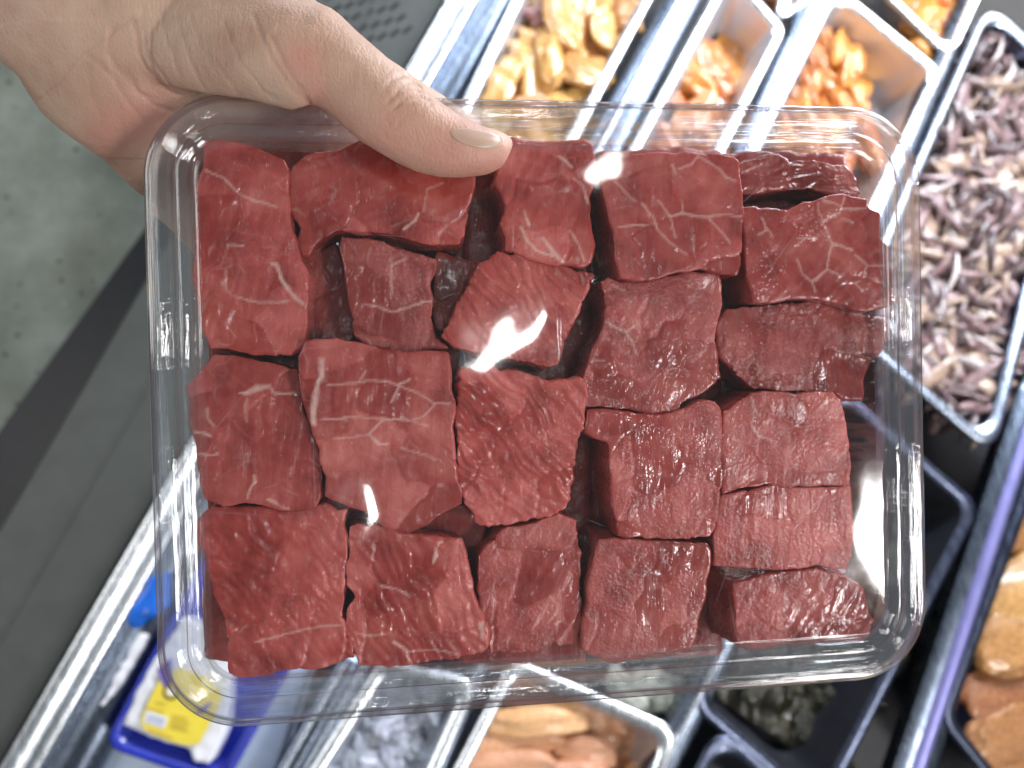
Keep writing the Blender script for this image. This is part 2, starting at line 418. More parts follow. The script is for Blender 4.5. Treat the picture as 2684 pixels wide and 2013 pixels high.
M['ink'] = plain_mat('black_ink', (.03, .03, .03), .5)
M['brownink'] = plain_mat('brown_ink', (.40, .24, .05), .5)
M['violet'] = plain_mat('violet_ink', (.12, .09, .40), .45)
M['greybox'] = plain_mat('grey_print', (.45, .48, .58), .5)

# ------------------------------------------------------------------ the setting: floor
fl = mesh('floor', [(-3.5, -3, 0), (3, -3, 0), (3, 3.5, 0), (-3.5, 3.5, 0)], [(0, 1, 2, 3)], M['floor'], smooth=False, origin=Vector((0, 0, 0)))
tag(fl, kind='structure')

def prism(name, poly, z0, z1, mat, parent=None, bev=0.0):
    n = len(poly)
    if bev:
        rings = [[(p[0], p[1], z0) for p in poly], [(p[0], p[1], z1 - bev) for p in poly]]
        q = inset(poly, bev); rings.append([(p[0], p[1], z1) for p in q])
    else:
        rings = [[(p[0], p[1], z0) for p in poly], [(p[0], p[1], z1) for p in poly]]
    v = [p for r in rings for p in r]
    return mesh(name, v, loft_faces(n, len(rings), True, True, True), mat, parent, smooth=False)

# ---- cold case: black body, grey bumper panel with a vent grille, bright front rail
case = empty('cold_case', Vector((0.1, 0, 0)))
tag(case, 'dark open refrigerated display case holding the steel food pans', 'display case')
def line(pt0, pt1, y):                         # x on the pixel line through two points at row y
    return pt0[0] + (pt1[0] - pt0[0]) * (y - pt0[1]) / (pt1[1] - pt0[1])
def loc_pts(pts):                              # world -> case space
    return [Vector(p) - case.location for p in pts]
PZ = RIM_Z - .015
pl0, pl1 = (376, 735), (0, 1375)               # outer edge of the bumper panel
ch0, ch1 = (1060, 185), (400, 1320)            # outer edge of the front rail
quad = [G(line(pl0, pl1, -900), -900, PZ), G(line(ch0, ch1, -900) + 22, -900, PZ), G(line(ch0, ch1, 2500) + 22, 2500, PZ), G(line(pl0, pl1, 2500), 2500, PZ)]
prism('bumper_panel', [p - case.location for p in quad], PZ - .09, PZ, M['panel'], case, .004)
e0 = quad[0].lerp(quad[1], .42); e1 = quad[3].lerp(quad[2], .42)
for k, (t0, w) in enumerate(((.44, .004), (.93, .006))):   # seams running along the panel
    a0, a1 = quad[0].lerp(quad[1], t0), quad[3].lerp(quad[2], t0); d = (quad[1] - quad[0]).normalized() * w
    pp = [a0, a0 + d, a1 + d, a1]
    prism('panel_seam', [p - case.location for p in pp], PZ - .01, PZ + .0015, M['panel' if k == 0 else 'slot'], case)
fl0, fl1 = (376, 640), (0, 1165)
body = [G(line(fl0, fl1, -900), -900, 0), quad[1] + U * .0, quad[2], G(line(fl0, fl1, 2500), 2500, 0)]
prism('plinth_shadow_strip', [Vector((p[0], p[1], 0)) - case.location for p in body], 0.001, 0.03, M['black'], case)  # kick strip, its black also stands in for shade under the panel overhang
far = [quad[1], quad[1] + Vector((2.2, -.9, 0)), quad[2] + Vector((2.2, -.9, 0)), quad[2]]
prism('case_well', [p - case.location for p in far], 0.001, RIM_Z - .13, M['black'], case)
# vent slots, three staggered rows
gx = cp('t', [(505 + 92 * k + 48 * r, 60 - 24 * k + 84 * r) for r in range(-1, 4) for k in range(5)])
for x, y in gx:
    a, b = G(x - 9, y + 7, PZ), G(x + 9, y - 7, PZ)
    d = (b - a).normalized(); nrm = Vector((-d.y, d.x, 0)) * .0020
    pts = []
    for k in range(10):
        t = math.pi * (k / 9 + .5); pts.append(a + d * math.cos(t) * .0020 + nrm.normalized() * math.sin(t) * .0020)
    for k in range(10):
        t = math.pi * (k / 9 - .5); pts.append(b + d * math.cos(t) * .0020 + nrm.normalized() * math.sin(t) * .0020)
    prism('vent_slot', [p - case.location for p in pts], PZ - .012, PZ + .0006, M['slot'], case)

def rail(name, a, b, prof, mat, parent=None, smooth=True):
    """extrude a cross profile [(across, height)] from world point a to b"""
    d = (b - a).normalized(); w = Vector((d.y, -d.x, 0)).normalized()
    off = parent.location if parent else Vector((0, 0, 0)); v = []
    N = 24
    for k in range(N + 1):
        c = a.lerp(b, k / N)
        for x, h in prof: v.append(c + w * x + Vector((0, 0, h)) - off)
    return mesh(name, v, loft_faces(len(prof), N + 1, True, True, True), mat, parent, smooth)
ra, rb = G(line(ch0, ch1, -700), -700), G(line(ch0, ch1, 2400), 2400)
if ra.y < rb.y: ra, rb = rb, ra
# wavy bright lip
def halfround(w, h, n=9, base=-.02):
    return [(w * (.5 - .5 * math.cos(math.pi * k / n)), h * math.sin(math.pi * k / n)) for k in range(n + 1)] + [(w, base), (0, base)]
fr = empty('front_rail', rb); tag(fr, 'bright chrome rail along the front edge of the display case', 'rail')
dd = (rb - ra).normalized(); ww = Vector((dd.y, -dd.x, 0))
if ww.x < 0: ww = -ww
def rail_w(name, off, prof, mat, parent, z=0.0):
    a = ra + ww * off + Vector((0, 0, z)); b = rb + ww * off + Vector((0, 0, z))
    v = []; N = 60
    for k in range(N + 1):
        c = a.lerp(b, k / N)
        for x, h in prof: v.append(c + ww * x + Vector((0, 0, h)) - parent.location)
    return mesh(name, v, loft_faces(len(prof), N + 1, True, True, True), mat, parent, True)
rail_w('outer_lip', 0.0, [(0, 0), (.001, .006), (.003, .0085), (.006, .0085), (.020, .0015), (.022, -.002), (.022, -.02), (0, -.02)], M['chrome'], fr, -.004)
rail_w('inner_lip', 0.0245, [(0, 0), (.001, .004), (.0025, .005), (.009, .0018), (.0095, -.002), (.0095, -.02), (0, -.02)], M['chrome'], fr, -.006)
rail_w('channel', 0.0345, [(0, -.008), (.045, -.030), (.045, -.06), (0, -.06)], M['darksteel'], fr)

# ---- pans
def pan(quadpx, r, depth, label, inner='steel', rimmat='chrome', name='steel_pan', rimw=.009, z=RIM_Z, tilt=0):
    c = [G(x, y, z) for x, y in quadpx]
    A = sum(c[i].x * c[(i + 1) % 4].y - c[(i + 1) % 4].x * c[i].y for i in range(4))
    if A < 0: c = c[::-1]
    base = sum(c, Vector()) / 4; base.z = z - depth
    e = empty(name, base); tag(e, label, 'food pan', 'steel food pans in the cold case')
    def ring(d, dz, rr):
        return [Vector((p.x, p.y, z + dz)) - base for p in rounded_poly(inset(c, d), rr)]
    rim = [ring(-.004, -.004, r + .004), ring(-.0045, -.001, r + .004), ring(-.003, .0015, r + .003), ring(0, .0022, r), ring(rimw * .6, .0018, r), ring(rimw, -.001, r)]
    n = len(rim[0])
    mesh('rim', [p for q in rim for p in q], loft_faces(n, len(rim)), M[rimmat], e)
    wl = [ring(rimw, -.001, r), ring(rimw + .006, -depth * .45, r), ring(rimw + .014, -depth * .92, r * .9), ring(rimw + .020, -depth, r * .8)]
    mesh('wall', [p for q in wl for p in q], loft_faces(n, len(wl), True, False, True), M[inner], e)
    return e, c
PANS = {}
PANS['golden'] = pan([(1470, -250), (1835, -250), (1270, 800), (960, 800)], .016, .075, 'steel pan of golden chicken strips, nearest the bright front rail')
PANS['orange_a'] = pan([(1915, -80), (2052, 78), (1690, 800), (1436, 800)], .018, .085, 'narrow steel pan of orange chicken, second from the front rail')
PANS['orange_b'] = pan([(2190, -35), (2465, 190), (2130, 900), (1720, 900)], .024, .085, 'steel pan of orange strips left of the shredded meat pan')
PANS['yellow_a'] = pan([(2560, -330), (2640, -170), (2492, 150), (2290, -50)], .02, .08, 'steel pan with yellow marinated food at the top edge')
PANS['yellow_b'] = pan([(2170, -430), (2350, -300), (2180, -40), (2030, 60)], .02, .08, 'steel pan tip with yellow food between two orange pans')
PANS['shred'] = pan([(2590, 10), (2830, 235), (2600, 1185), (2222, 860)], .026, .080, 'steel pan of shredded meat and onion right of the tray', 'shadedsteel', 'halfshadedsteel')
PANS['olive'] = pan([(2180, 1000), (2560, 1330), (2150, 2130), (1820, 1845)], .024, .085, 'steel pan of olive greens painted dark for shade below the right tray corner', 'black', 'shadedsteel')  # black wall and dark rim put shade into the pan's colour
PANS['peach'] = pan([(1345, 1735), (1768, 1915), (1660, 2250), (1130, 2150)], .02, .075, 'steel pan of peach chicken fillets below the tray')
PANS['ice'] = pan([(1000, 1740), (1245, 1790), (1060, 2200), (720, 2180)], .016, .070, 'steel pan of pale grey tripe beside the blue tub')
PANS['slab'] = pan([(2790, 1020), (3150, 1300), (2850, 2350), (2472, 1885)], .026, .080, 'steel pan of brown marinated fillets at the lower right edge', 'shadedsteel', 'shadedsteel')
PANS['tail'] = pan([(1885, 1905), (2210, 2210), (2000, 2700), (1600, 2500)], .026, .070, 'steel pan corner rounding in at the bottom edge', 'black', 'shadedsteel')  # shade at this corner is painted by the black wall and dark rim

# dividers between the pans
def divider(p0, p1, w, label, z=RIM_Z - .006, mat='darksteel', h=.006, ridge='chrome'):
    a, b = G(*p0, z), G(*p1, z)
    d = (b - a).normalized(); wv = Vector((d.y, -d.x, 0))
    if wv.x < 0: wv = -wv
    e = empty('pan_divider', b - Vector((0, 0, .03))); tag(e, label, 'divider bar', 'divider bars between the pans')
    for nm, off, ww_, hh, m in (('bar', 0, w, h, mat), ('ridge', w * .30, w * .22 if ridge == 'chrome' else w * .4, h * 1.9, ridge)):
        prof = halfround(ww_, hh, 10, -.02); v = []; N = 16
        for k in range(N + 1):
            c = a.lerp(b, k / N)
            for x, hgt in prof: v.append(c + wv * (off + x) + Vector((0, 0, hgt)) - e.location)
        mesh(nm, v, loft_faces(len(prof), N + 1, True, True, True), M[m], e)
divider((1876, -250), (1330, 760), .042, 'dark steel divider bar between golden and orange chicken pans')
divider((2210, -250), (1700, 900), .034, 'steel divider bar between the two orange chicken pans')
divider((2620, -250), (2060, 1050), .026, 'steel divider bar left of the shredded meat pan')
divider((1925, 1560), (1650, 2100), .030, 'steel divider bar between the peach chicken and olive pans')
divider((2690, 960), (2310, 2100), .046, 'divider bar with a painted violet reflection at the lower right', ridge='violetreflection')
divider((1300, 1600), (1020, 2250), .018, 'thin steel divider bar left of the peach chicken pan')
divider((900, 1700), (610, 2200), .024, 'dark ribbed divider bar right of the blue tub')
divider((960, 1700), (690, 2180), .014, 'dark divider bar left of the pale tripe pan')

# ---- food in the pans
def blob_mesh(name, seed, sx=.5, sy=.16, sz=.12, amp=.16, sub=4, bend=.1, sq=.72):
    bm = bmesh.new(); bmesh.ops.create_icosphere(bm, subdivisions=sub, radius=1)
    me = bpy.data.meshes.new(name); bm.to_mesh(me); bm.free()
    p = co(me); r = np.random.RandomState(seed)
    p = np.sign(p) * np.abs(p) ** sq; p /= np.maximum(np.linalg.norm(p, axis=1)[:, None], .7) ** .5
    d = pn(p * 1.3 + seed * 5.1)[:, None] * amp * 2.6 + pn(p * 3.1 + seed * 3.3)[:, None] * amp * 1.2 + pn(p * 7.0 + seed)[:, None] * amp * .35
    p = p * (1 + d)
    p = p * (sx, sy, sz)
    p[:, 1] += bend * (p[:, 0] ** 2 / sx - sx * .3) * (1 if seed % 2 else -1)
    p[:, 2] += .25 * bend * np.sin(p[:, 0] / sx * 2.2 + seed)
    set_co(me, p); me.polygons.foreach_set('use_smooth', [True] * len(me.polygons))
    return me
BLOBS = {}
def blobs(kind, mat, **kw):
    if kind not in BLOBS:
        BLOBS[kind] = [blob_mesh(kind, s, **kw) for s in range(1, 6)]
        for b in BLOBS[kind]: b.materials.append(mat)
    return BLOBS[kind]
def piece(kind, name, a, b, wscale, z, label, cat, group, mat, tilt=0, roll=0, thick=1.0, **kw):
    """a food piece lying between two pixels, its length that distance"""
    A, B = G(*a, z), G(*b, z); L = (B - A).length
    ms = blobs(kind, mat, **kw); me = ms[rnd.randrange(len(ms))]
    o = bpy.data.objects.new(name, me); COL.objects.link(o)
    o.location = (A + B) / 2
    o.rotation_euler = Euler((roll, tilt, math.atan2(B.y - A.y, B.x - A.x)), 'XYZ')
    o.scale = (L, L * wscale, L * thick)
    tag(o, label, cat, group)
    return o
def inside(pt, quadpx):
    s = 0
    for i in range(len(quadpx)):
        a, b = quadpx[i], quadpx[(i + 1) % len(quadpx)]
        c = (b[0] - a[0]) * (pt[1] - a[1]) - (b[1] - a[1]) * (pt[0] - a[0])
        if s == 0: s = 1 if c > 0 else -1
        elif c * s < 0: return False
    return True
def scatter(quadpx, n, mind, seed):
    r = random.Random(seed); xs = [q[0] for q in quadpx]; ys = [q[1] for q in quadpx]; out = []
    for _ in range(n * 60):
        p = (r.uniform(min(xs), max(xs)), r.uniform(min(ys), max(ys)))
        if inside(p, quadpx) and all(math.hypot(p[0] - q[0], p[1] - q[1]) > mind for q in out):
            out.append(p)
            if len(out) >= n: break
    return out
FZ = RIM_Z - .022
def mound(name, quadpx, z, h, mat, label, cat, seed):
    """the sauce and trimmings the pieces lie in: a bumpy heap filling the pan"""
    q = [G(x, y, z) for x, y in quadpx]; N = 40; vs = []
    for i in range(N + 1):
        for j in range(N + 1):
            a, b = i / N, j / N; vs.append(q[0].lerp(q[1], a).lerp(q[3].lerp(q[2], a), b))
    v_ = np.array([tuple(p) for p in vs]); i_, j_ = np.divmod(np.arange(len(v_)), N + 1)
    edge = np.minimum(np.minimum(i_, N - i_), np.minimum(j_, N - j_)) / N
    v_[:, 2] += np.clip(edge * 5, 0, 1) * h * .6 + pn(v_ * 45 + seed) * h * .8 + pn(v_ * 120 + seed) * h * .3 - .004
    o = mesh(name, v_, [(a * (N + 1) + b, a * (N + 1) + b + 1, (a + 1) * (N + 1) + b + 1, (a + 1) * (N + 1) + b) for a in range(N) for b in range(N)], mat)
    tag(o, label, cat, None, 'stuff')
mound('marinade', [(1480, -200), (1800, -200), (1300, 760), (1010, 760)], FZ - .026, .012, M['chicken'], 'golden sauce and trimmings filling the pan above the thumb tip', 'marinade', 1)
mound('marinade', [(1905, 60), (1985, 130), (1720, 700), (1500, 700)], FZ - .036, .012, M['orange'], 'orange sauce in the narrow second pan', 'marinade', 2)
mound('marinade', [(2160, 60), (2300, 160), (2180, 760), (1830, 760)], FZ - .036, .012, M['orange'], 'orange sauce in the pan above the tray corner', 'marinade', 3)
mound('relish', [(2130, 1130), (2450, 1400), (2150, 2010), (1880, 1830)], FZ - .042, .016, M['olive'], 'olive relish painted dark for shade, filling the pan under the tray corner', 'relish', 6)
mound('marinade', [(1330, 1770), (1700, 1900), (1600, 2200), (1180, 2120)], FZ - .030, .010, M['peach'], 'peach coloured sauce in the pan below the tray', 'marinade', 4)
# golden strips: (from, to) in pixels of the top crop
gold = [((830, 250), (900, 560), .9), ((985, 130), (965, 520), .55), ((1010, -60), (1100, 290), .8), ((1190, -80), (1110, 260), .8), ((1300, 60), (1330, 300), 1.1),
        ((1060, 360), (1320, 470), 1.3), ((800, 190), (920, 230), 1.2), ((620, 560), (760, 540), 1.2), ((760, 610), (960, 590), .8), ((960, 560), (1180, 640), .8),
        ((1120, 560), (1260, 520), 1.1), ((1400, -60), (1440, 170), 1.0), ((1250, -100), (1350, 60), 1.0), ((900, -120), (1010, 20), 1.0), ((700, 480), (790, 340), 1.1),
        ((1330, 330), (1390, 180), 1.0), ((1040, 300), (1180, 330), 1.0), ((720, 420), (640, 620), 1.0)]
for i, (a, b, w) in enumerate(gold):
    a, b = cp('m', [a, b]); w *= 1.3
    piece('strip', 'chicken_strip', a, b, w, FZ - .004 + .012 * (i % 3) / 2, 'golden marinated chicken strip in the pan above the thumb tip', 'chicken', 'golden chicken strips', M['chicken'], roll=rnd.uniform(-.5, .5), sx=.60, sy=.27, sz=.16, amp=.11, bend=.16)
piece('purple', 'chicken_chunk', *cp('m', [(840, 100), (980, 60)]), 1.2, FZ, 'purplish raw chicken chunk at the top of the golden pan', 'chicken', None, food_mat('purplish_chicken', (.22, .08, .08), (.38, .17, .17), (.5, .28, .26)), sx=.5, sy=.35, sz=.2)
for (x, y) in scatter([(1400, 60), (1620, 60), (1300, 640), (1060, 640)], 34, 48, 5):
    an = rnd.uniform(.6, 2.4); L = rnd.uniform(75, 120)
    piece('strip', 'chicken_strip', (x - math.cos(an) * L / 2, y - math.sin(an) * L / 2), (x + math.cos(an) * L / 2, y + math.sin(an) * L / 2), 1.1, FZ - .018, 'golden marinated chicken strip in the pan above the thumb tip', 'chicken', 'golden chicken strips', M['chicken'])
def heap(quadpx, n, mind, seed, kind, name, label, cat, group, mat, L0, L1, a0, a1, zlo, zhi, w=1.0, **kw):
    r = random.Random(seed); cx = sum(q[0] for q in quadpx) / 4; cy = sum(q[1] for q in quadpx) / 4
    for (x, y) in scatter(quadpx, n, mind, seed):
        an = r.uniform(a0, a1); L = r.uniform(L0, L1)
        dx, dy = math.cos(an) * L / 2, math.sin(an) * L / 2
        piece(kind, name, (x - dx, y - dy), (x + dx, y + dy), w * r.uniform(.8, 1.25), r.uniform(zlo, zhi), label, cat, group, mat, tilt=r.uniform(-.25, .25), roll=r.uniform(-.5, .5), **kw)
heap([(1830, 145), (1905, 150), (1850, 560), (1620, 560)], 26, 40, 11, 'strip2', 'chicken_piece', 'orange marinated chicken piece in the narrow second pan', 'chicken', 'orange pieces in the narrow pan', M['orange'], 80, 130, .8, 2.2, FZ - .03, FZ - .004, 1.1, sx=.5, sy=.26, sz=.18)
heap([(2130, 90), (2190, 70), (2300, 420), (2020, 420)], 24, 38, 12, 'strip2', 'chicken_strip', 'orange marinated strip heaped in the pan above the tray corner', 'chicken', 'orange strips above the tray corner', M['orange'], 90, 150, 1.1, 1.9, FZ - .03, FZ + .002, .75)
heap([(2330, -90), (2520, -160), (2500, 60), (2425, 130)], 16, 42, 13, 'strip2', 'yellow_piece', 'yellow marinated piece in the pan at the top edge', 'chicken', 'yellow marinated pieces', M['yellow'], 80, 130, .3, 2.6, FZ - .02, FZ, 1.1)
heap([(2050, -120), (2200, -160), (2110, 0), (2030, 55)], 9, 40, 14, 'strip2', 'yellow_piece', 'yellow marinated piece in the small gap between orange pans', 'chicken', 'yellow pieces between the orange pans', M['yellow'], 80, 120, .3, 2.6, FZ - .02, FZ, 1.1)
# peach fillets
for i, (a, b, w, dz) in enumerate([((880, 730), (1340, 700), .50, .010), ((830, 830), (1230, 790), .55, .003), ((1200, 830), (1490, 880), .75, -.004), ((790, 930), (1180, 900), .55, .010),
                                   ((950, 640), (1230, 645), .5, -.006), ((1120, 960), (1450, 970), .6, .002), ((1560, 940), (1760, 1010), .8, -.014), ((780, 1040), (1150, 1040), .6, .004), ((1350, 1060), (1640, 1080), .7, -.006)]):
    a, b = cp('k', [a, b])
    piece('fillet', 'chicken_fillet', a, b, w, FZ - .006 + dz, 'peach marinated chicken fillet in the pan below the tray', 'chicken', 'peach chicken fillets', M['peach'], roll=rnd.uniform(-.3, .3), sx=.56, sy=.34, sz=.13, amp=.09, bend=.12)
# brown fillets lower right
for i, (a, b, w, dz) in enumerate([((2620, 1420), (2830, 1330), .9, 0), ((2580, 1600), (2800, 1500), .9, .008), ((2560, 1700), (2760, 1660), .95, .014), ((2535, 1830), (2760, 1800), .9, .004),
                                   ((2560, 1960), (2740, 1900), 1.0, .01), ((2600, 2060), (2800, 2000), 1.0, .0), ((2690, 1250), (2860, 1180), 1.0, -.006), ((2680, 1760), (2900, 1700), 1.0, .0), ((2700, 1580), (2900, 1560), 1.0, 0)]):
    piece('fillet2', 'meat_fillet', a, b, w, FZ - .01 + dz, 'brown marinated fillet in the pan at the lower right edge', 'meat fillet', 'brown marinated fillets', M['slab'], roll=rnd.uniform(-.3, .3), sx=.58, sy=.40, sz=.09, amp=.09, bend=.05)
heap([(2060, 1300), (2440, 1500), (2200, 2060), (1900, 1880)], 46, 42, 15, 'green', 'green_chunk', 'olive green chunk painted dark for shade in the pan under the tray corner', 'vegetable', 'olive green chunks', M['olive'], 70, 120, 0, 3.1, FZ - .045, FZ - .034, 1.1, sx=.5, sy=.3, sz=.2)
heap([(1010, 1790), (1190, 1810), (1040, 2100), (830, 2080)], 46, 26, 16, 'tripe', 'tripe_piece', 'pale grey tripe piece in the pan beside the blue tub', 'tripe', 'pale tripe pieces', M['ice'], 55, 95, 0, 3.1, FZ - .02, FZ, 1.1, sx=.5, sy=.34, sz=.24, amp=.3)
heap([(1610, 1790), (1770, 1790), (1770, 1850), (1640, 1840)], 8, 26, 17, 'tripe2', 'white_piece', 'whitish piece in the gap above the peach chicken pan', 'tripe', 'whitish pieces above the peach pan', food_mat('white_fat', (.3, .3, .25), (.5, .5, .42), (.66, .66, .6)), 60, 90, 0, 3.1, FZ - .04, FZ - .03, 1.1, sx=.5, sy=.34, sz=.24, amp=.2)
# shredded meat with onion
quad_sh = [(2560, 110), (2760, 260), (2580, 1110), (2290, 870)]
def shred_mass():
    vs, fs = [], []; r = random.Random(21)
    bases = [blob_mesh('shred_tmp', k_, sx=.5, sy=.048, sz=.03, amp=.15, sub=2, bend=.25 * (k_ % 3)) for k_ in range(1, 7)]; bf = [tuple(p.vertices) for p in bases[0].polygons]; bps = [co(b_) for b_ in bases]; mi = []
    for (x, y) in scatter(quad_sh, 950, 9, 22):
        an = r.uniform(0, 6.28); L = r.uniform(.06, .115); rt = Euler((r.uniform(-.6, .6), r.uniform(-.4, .4), an)).to_matrix()
        c = G(x, y, r.uniform(FZ - .045, FZ + .006)); k = len(vs); R = np.array(rt)
        q = (r.choice(bps) * L * (1, r.uniform(.8, 2.0), 1.5)) @ R.T + np.array(c); vs += q.tolist(); fs += [tuple(k + j for j in f) for f in bf]; mi += [r.choice((0, 0, 1, 2))] * len(bf)
    o = mesh('shredded_meat', vs, fs, M['shred']); o.data.materials.append(M['shred2']); o.data.materials.append(M['shred3']); o.data.polygons.foreach_set('material_index', mi); tag(o, 'heap of purplish shredded cooked meat in the right pan', 'shredded meat', None, 'stuff')
shred_mass()
def onion_mesh(seed):
    r = random.Random(seed); n = 14; vs = []; k = 6
    curv = r.uniform(-.1, .55)
    for i in range(n + 1):
        t = i / n - .5; y = curv * (t * t - .08); w = (.04 + .02 * (seed % 3)) * (1 - abs(2 * t) ** 3 * .75)
        for j in range(k):
            a = j / k * 2 * math.pi; vs.append((t, y + math.cos(a) * w, math.sin(a) * w * .3 + .08 * math.sin(t * 5 + seed)))
    me = bpy.data.meshes.new('onion_slice'); me.from_pydata(vs, [], loft_faces(k, n + 1, True, True, True)); me.materials.append(M['onion'])
    me.polygons.foreach_set('use_smooth', [True] * len(me.polygons)); return me
OM = [onion_mesh(s) for s in range(7)]
r_ = random.Random(31)
for (x, y) in scatter(quad_sh, 95, 29, 32):
    o = bpy.data.objects.new('onion_slice', r_.choice(OM)); COL.objects.link(o)
    o.location = G(x, y, r_.uniform(FZ - .008, FZ + .010)); L = r_.uniform(.034, .075)
    o.scale = (L, L, L); o.rotation_euler = (r_.uniform(-.7, .7), r_.uniform(-.5, .5), r_.uniform(0, 6.28))
    tag(o, 'pale onion slice on the shredded meat right of the tray', 'onion slice', 'onion slices on the shredded meat')

# ---- lower left: steel deck painted blue-lit, with packs and a blue tub carrying a yellow label
dk = [G(x, y, RIM_Z - .045) for x, y in [(640, 1180), (1000, 1180), (640, 2250), (-20, 2250)]]
prism('case_deck', [p - case.location for p in dk], RIM_Z - .125, RIM_Z - .045, M['bluelitsteel'], case)
TZ = RIM_Z - .004
tc = [G(x, y, TZ) for x, y in [(545, 1440), (890, 1520), (588, 2065), (268, 1955)]]
if sum(tc[i].x * tc[(i + 1) % 4].y - tc[(i + 1) % 4].x * tc[i].y for i in range(4)) < 0: tc = tc[::-1]
tb = sum(tc, Vector()) / 4; tb.z = TZ - .038
tub = empty('blue_tub', tb); tag(tub, 'deep blue plastic tub holding a yellow labelled pack, lower left', 'tub')
rg = lambda d, z, r: [Vector((p.x, p.y, z)) - tb for p in rounded_poly(inset(tc, d), r)]
ringz = [rg(.006, TZ - .038, .014), rg(.003, TZ - .034, .016), rg(0, TZ - .004, .018), rg(0, TZ, .018), rg(.003, TZ + .001, .016), rg(.008, TZ - .001, .014), rg(.014, TZ - .030, .012)]
mesh('tub_shell', [p for q in ringz for p in q], loft_faces(len(ringz[0]), len(ringz), True, True, True), M['bluetub'], tub)
bl = cp('b', [(700, 1330), (760, 1180), (880, 960), (1050, 700), (1350, 800), (1330, 1150), (1320, 1290), (1290, 1420), (1210, 1560), (1110, 1540), (1100, 1470), (960, 1440), (820, 1390)])
bp_ = [G(x, y, TZ + .004) for x, y in bl]
wp_base = sum(bp_, Vector()) / len(bp_); wp_base.z = TZ - .03
wpack = empty('wrapped_pack', wp_base); tag(wpack, 'white film wrapped pack with a yellow label in the blue tub', 'food pack')
def puff(name, pts2, z0, z1, mat, parent, origin, vox=.003):
    pl = [Vector((p.x, p.y, 0)) for p in pts2]; n = len(pl)
    vs = [(p.x - origin.x, p.y - origin.y, z0 - origin.z) for p in pl] + [(p.x - origin.x, p.y - origin.y, z1 - origin.z) for p in pl]
    me = remesh(name, vs, loft_faces(n, 2, True, True, True), vox, 10)
    p = co(me); nn = no(me); set_co(me, p + nn * pn(p * 70)[:, None] * .0018)
    return link_mesh(name, me, mat, parent)
puff('film_body', bp_, TZ - .03, TZ + .003, M['white'], wpack, wp_base)
LZ = TZ + .0075
def flat(name, pxs, z, mat, parent, base, th=.0006):
    w = [G(x, y, z) - base for x, y in pxs]
    return prism(name, w, z - th - base.z, z - base.z, mat, parent)
lab = cp('b', [(915, 1085), (880, 1150), (835, 1250), (812, 1310), (850, 1365), (930, 1400), (1010, 1430), (1090, 1445), (1150, 1440), (1200, 1350), (1245, 1270), (1290, 1150), (1180, 1050), (1040, 1000), (960, 1020)])
lb = flat('label', lab, LZ, M['ylabel'], wpack, wp_base, .002)
def ellpx(cx, cy, rx, ry, n=20): return cp('b', [(cx + rx * math.cos(2 * math.pi * k / n), cy + ry * math.sin(2 * math.pi * k / n)) for k in range(n)])
gear = cp('b', [(990 + (52 if k % 2 else 40) * math.cos(math.pi * k / 12), 1140 + (48 if k % 2 else 37) * math.sin(math.pi * k / 12)) for k in range(24)])
flat('emblem', gear, LZ + .0008, M['ink'], wpack, wp_base)
flat('emblem_ring', ellpx(990, 1138, 34, 30), LZ + .0014, M['ylabel'], wpack, wp_base)
flat('emblem_centre', ellpx(990, 1135, 22, 21), LZ + .0020, M['white'], wpack, wp_base)
flat('label_flash', cp('b', [(910, 1010), (990, 940), (1000, 1080), (950, 1110)]), LZ + .0008, M['violet'], wpack, wp_base)
flat('label_flash', cp('b', [(1135, 1250), (1240, 1180), (1200, 1240), (1150, 1265)]), LZ + .0008, M['violet'], wpack, wp_base)
flat('label_box', cp('b', [(850, 1245), (975, 1285), (950, 1350), (830, 1310)]), LZ + .0008, M['white'], wpack, wp_base)
flat('label_box', cp('b', [(862, 1262), (955, 1292), (938, 1330), (848, 1302)]), LZ + .0014, M['greybox'], wpack, wp_base)
for x0, y0, x1, y1 in [(850, 1228, 950, 1248), (1000, 1270, 1085, 1290), (995, 1295, 1100, 1318), (990, 1318, 1080, 1338), (985, 1338, 1090, 1362), (860, 1355, 1000, 1405), (900, 1195, 960, 1208)]:
    flat('print_line', cp('b', [(x0, y0), (x1, y1), (x1 - 1, y1 + 4), (x0 - 1, y0 + 4)]), LZ + .0009, M['brownink'], wpack, wp_base)
# pale and bright blue packs between the rail and the tub
for pts, mt, lab_, dz in [([(830, 500), (1000, 420), (990, 640), (800, 780), (720, 720)], 'bluepack', 'bright blue film pack beside the front rail', .012),
                          ([(430, 1110), (560, 1080), (560, 1180), (480, 1240), (420, 1200)], 'bluepack', 'small bright blue pack left of the blue tub', .01),
                          ([(560, 830), (760, 760), (880, 800), (720, 1080), (600, 1230), (520, 1200), (600, 1000)], 'white', 'frosted pale pack between the front rail and blue tub', .004)]:
    w = [G(x, y, RIM_Z - .02) for x, y in cp('b', pts)]; b0 = sum(w, Vector()) / len(w); b0.z = RIM_Z - .0445
    o = puff('film_pack', w, RIM_Z - .0445, RIM_Z - .02 + dz, M[mt], None, b0); o.location = b0
    tag(o, lab_, 'food pack')

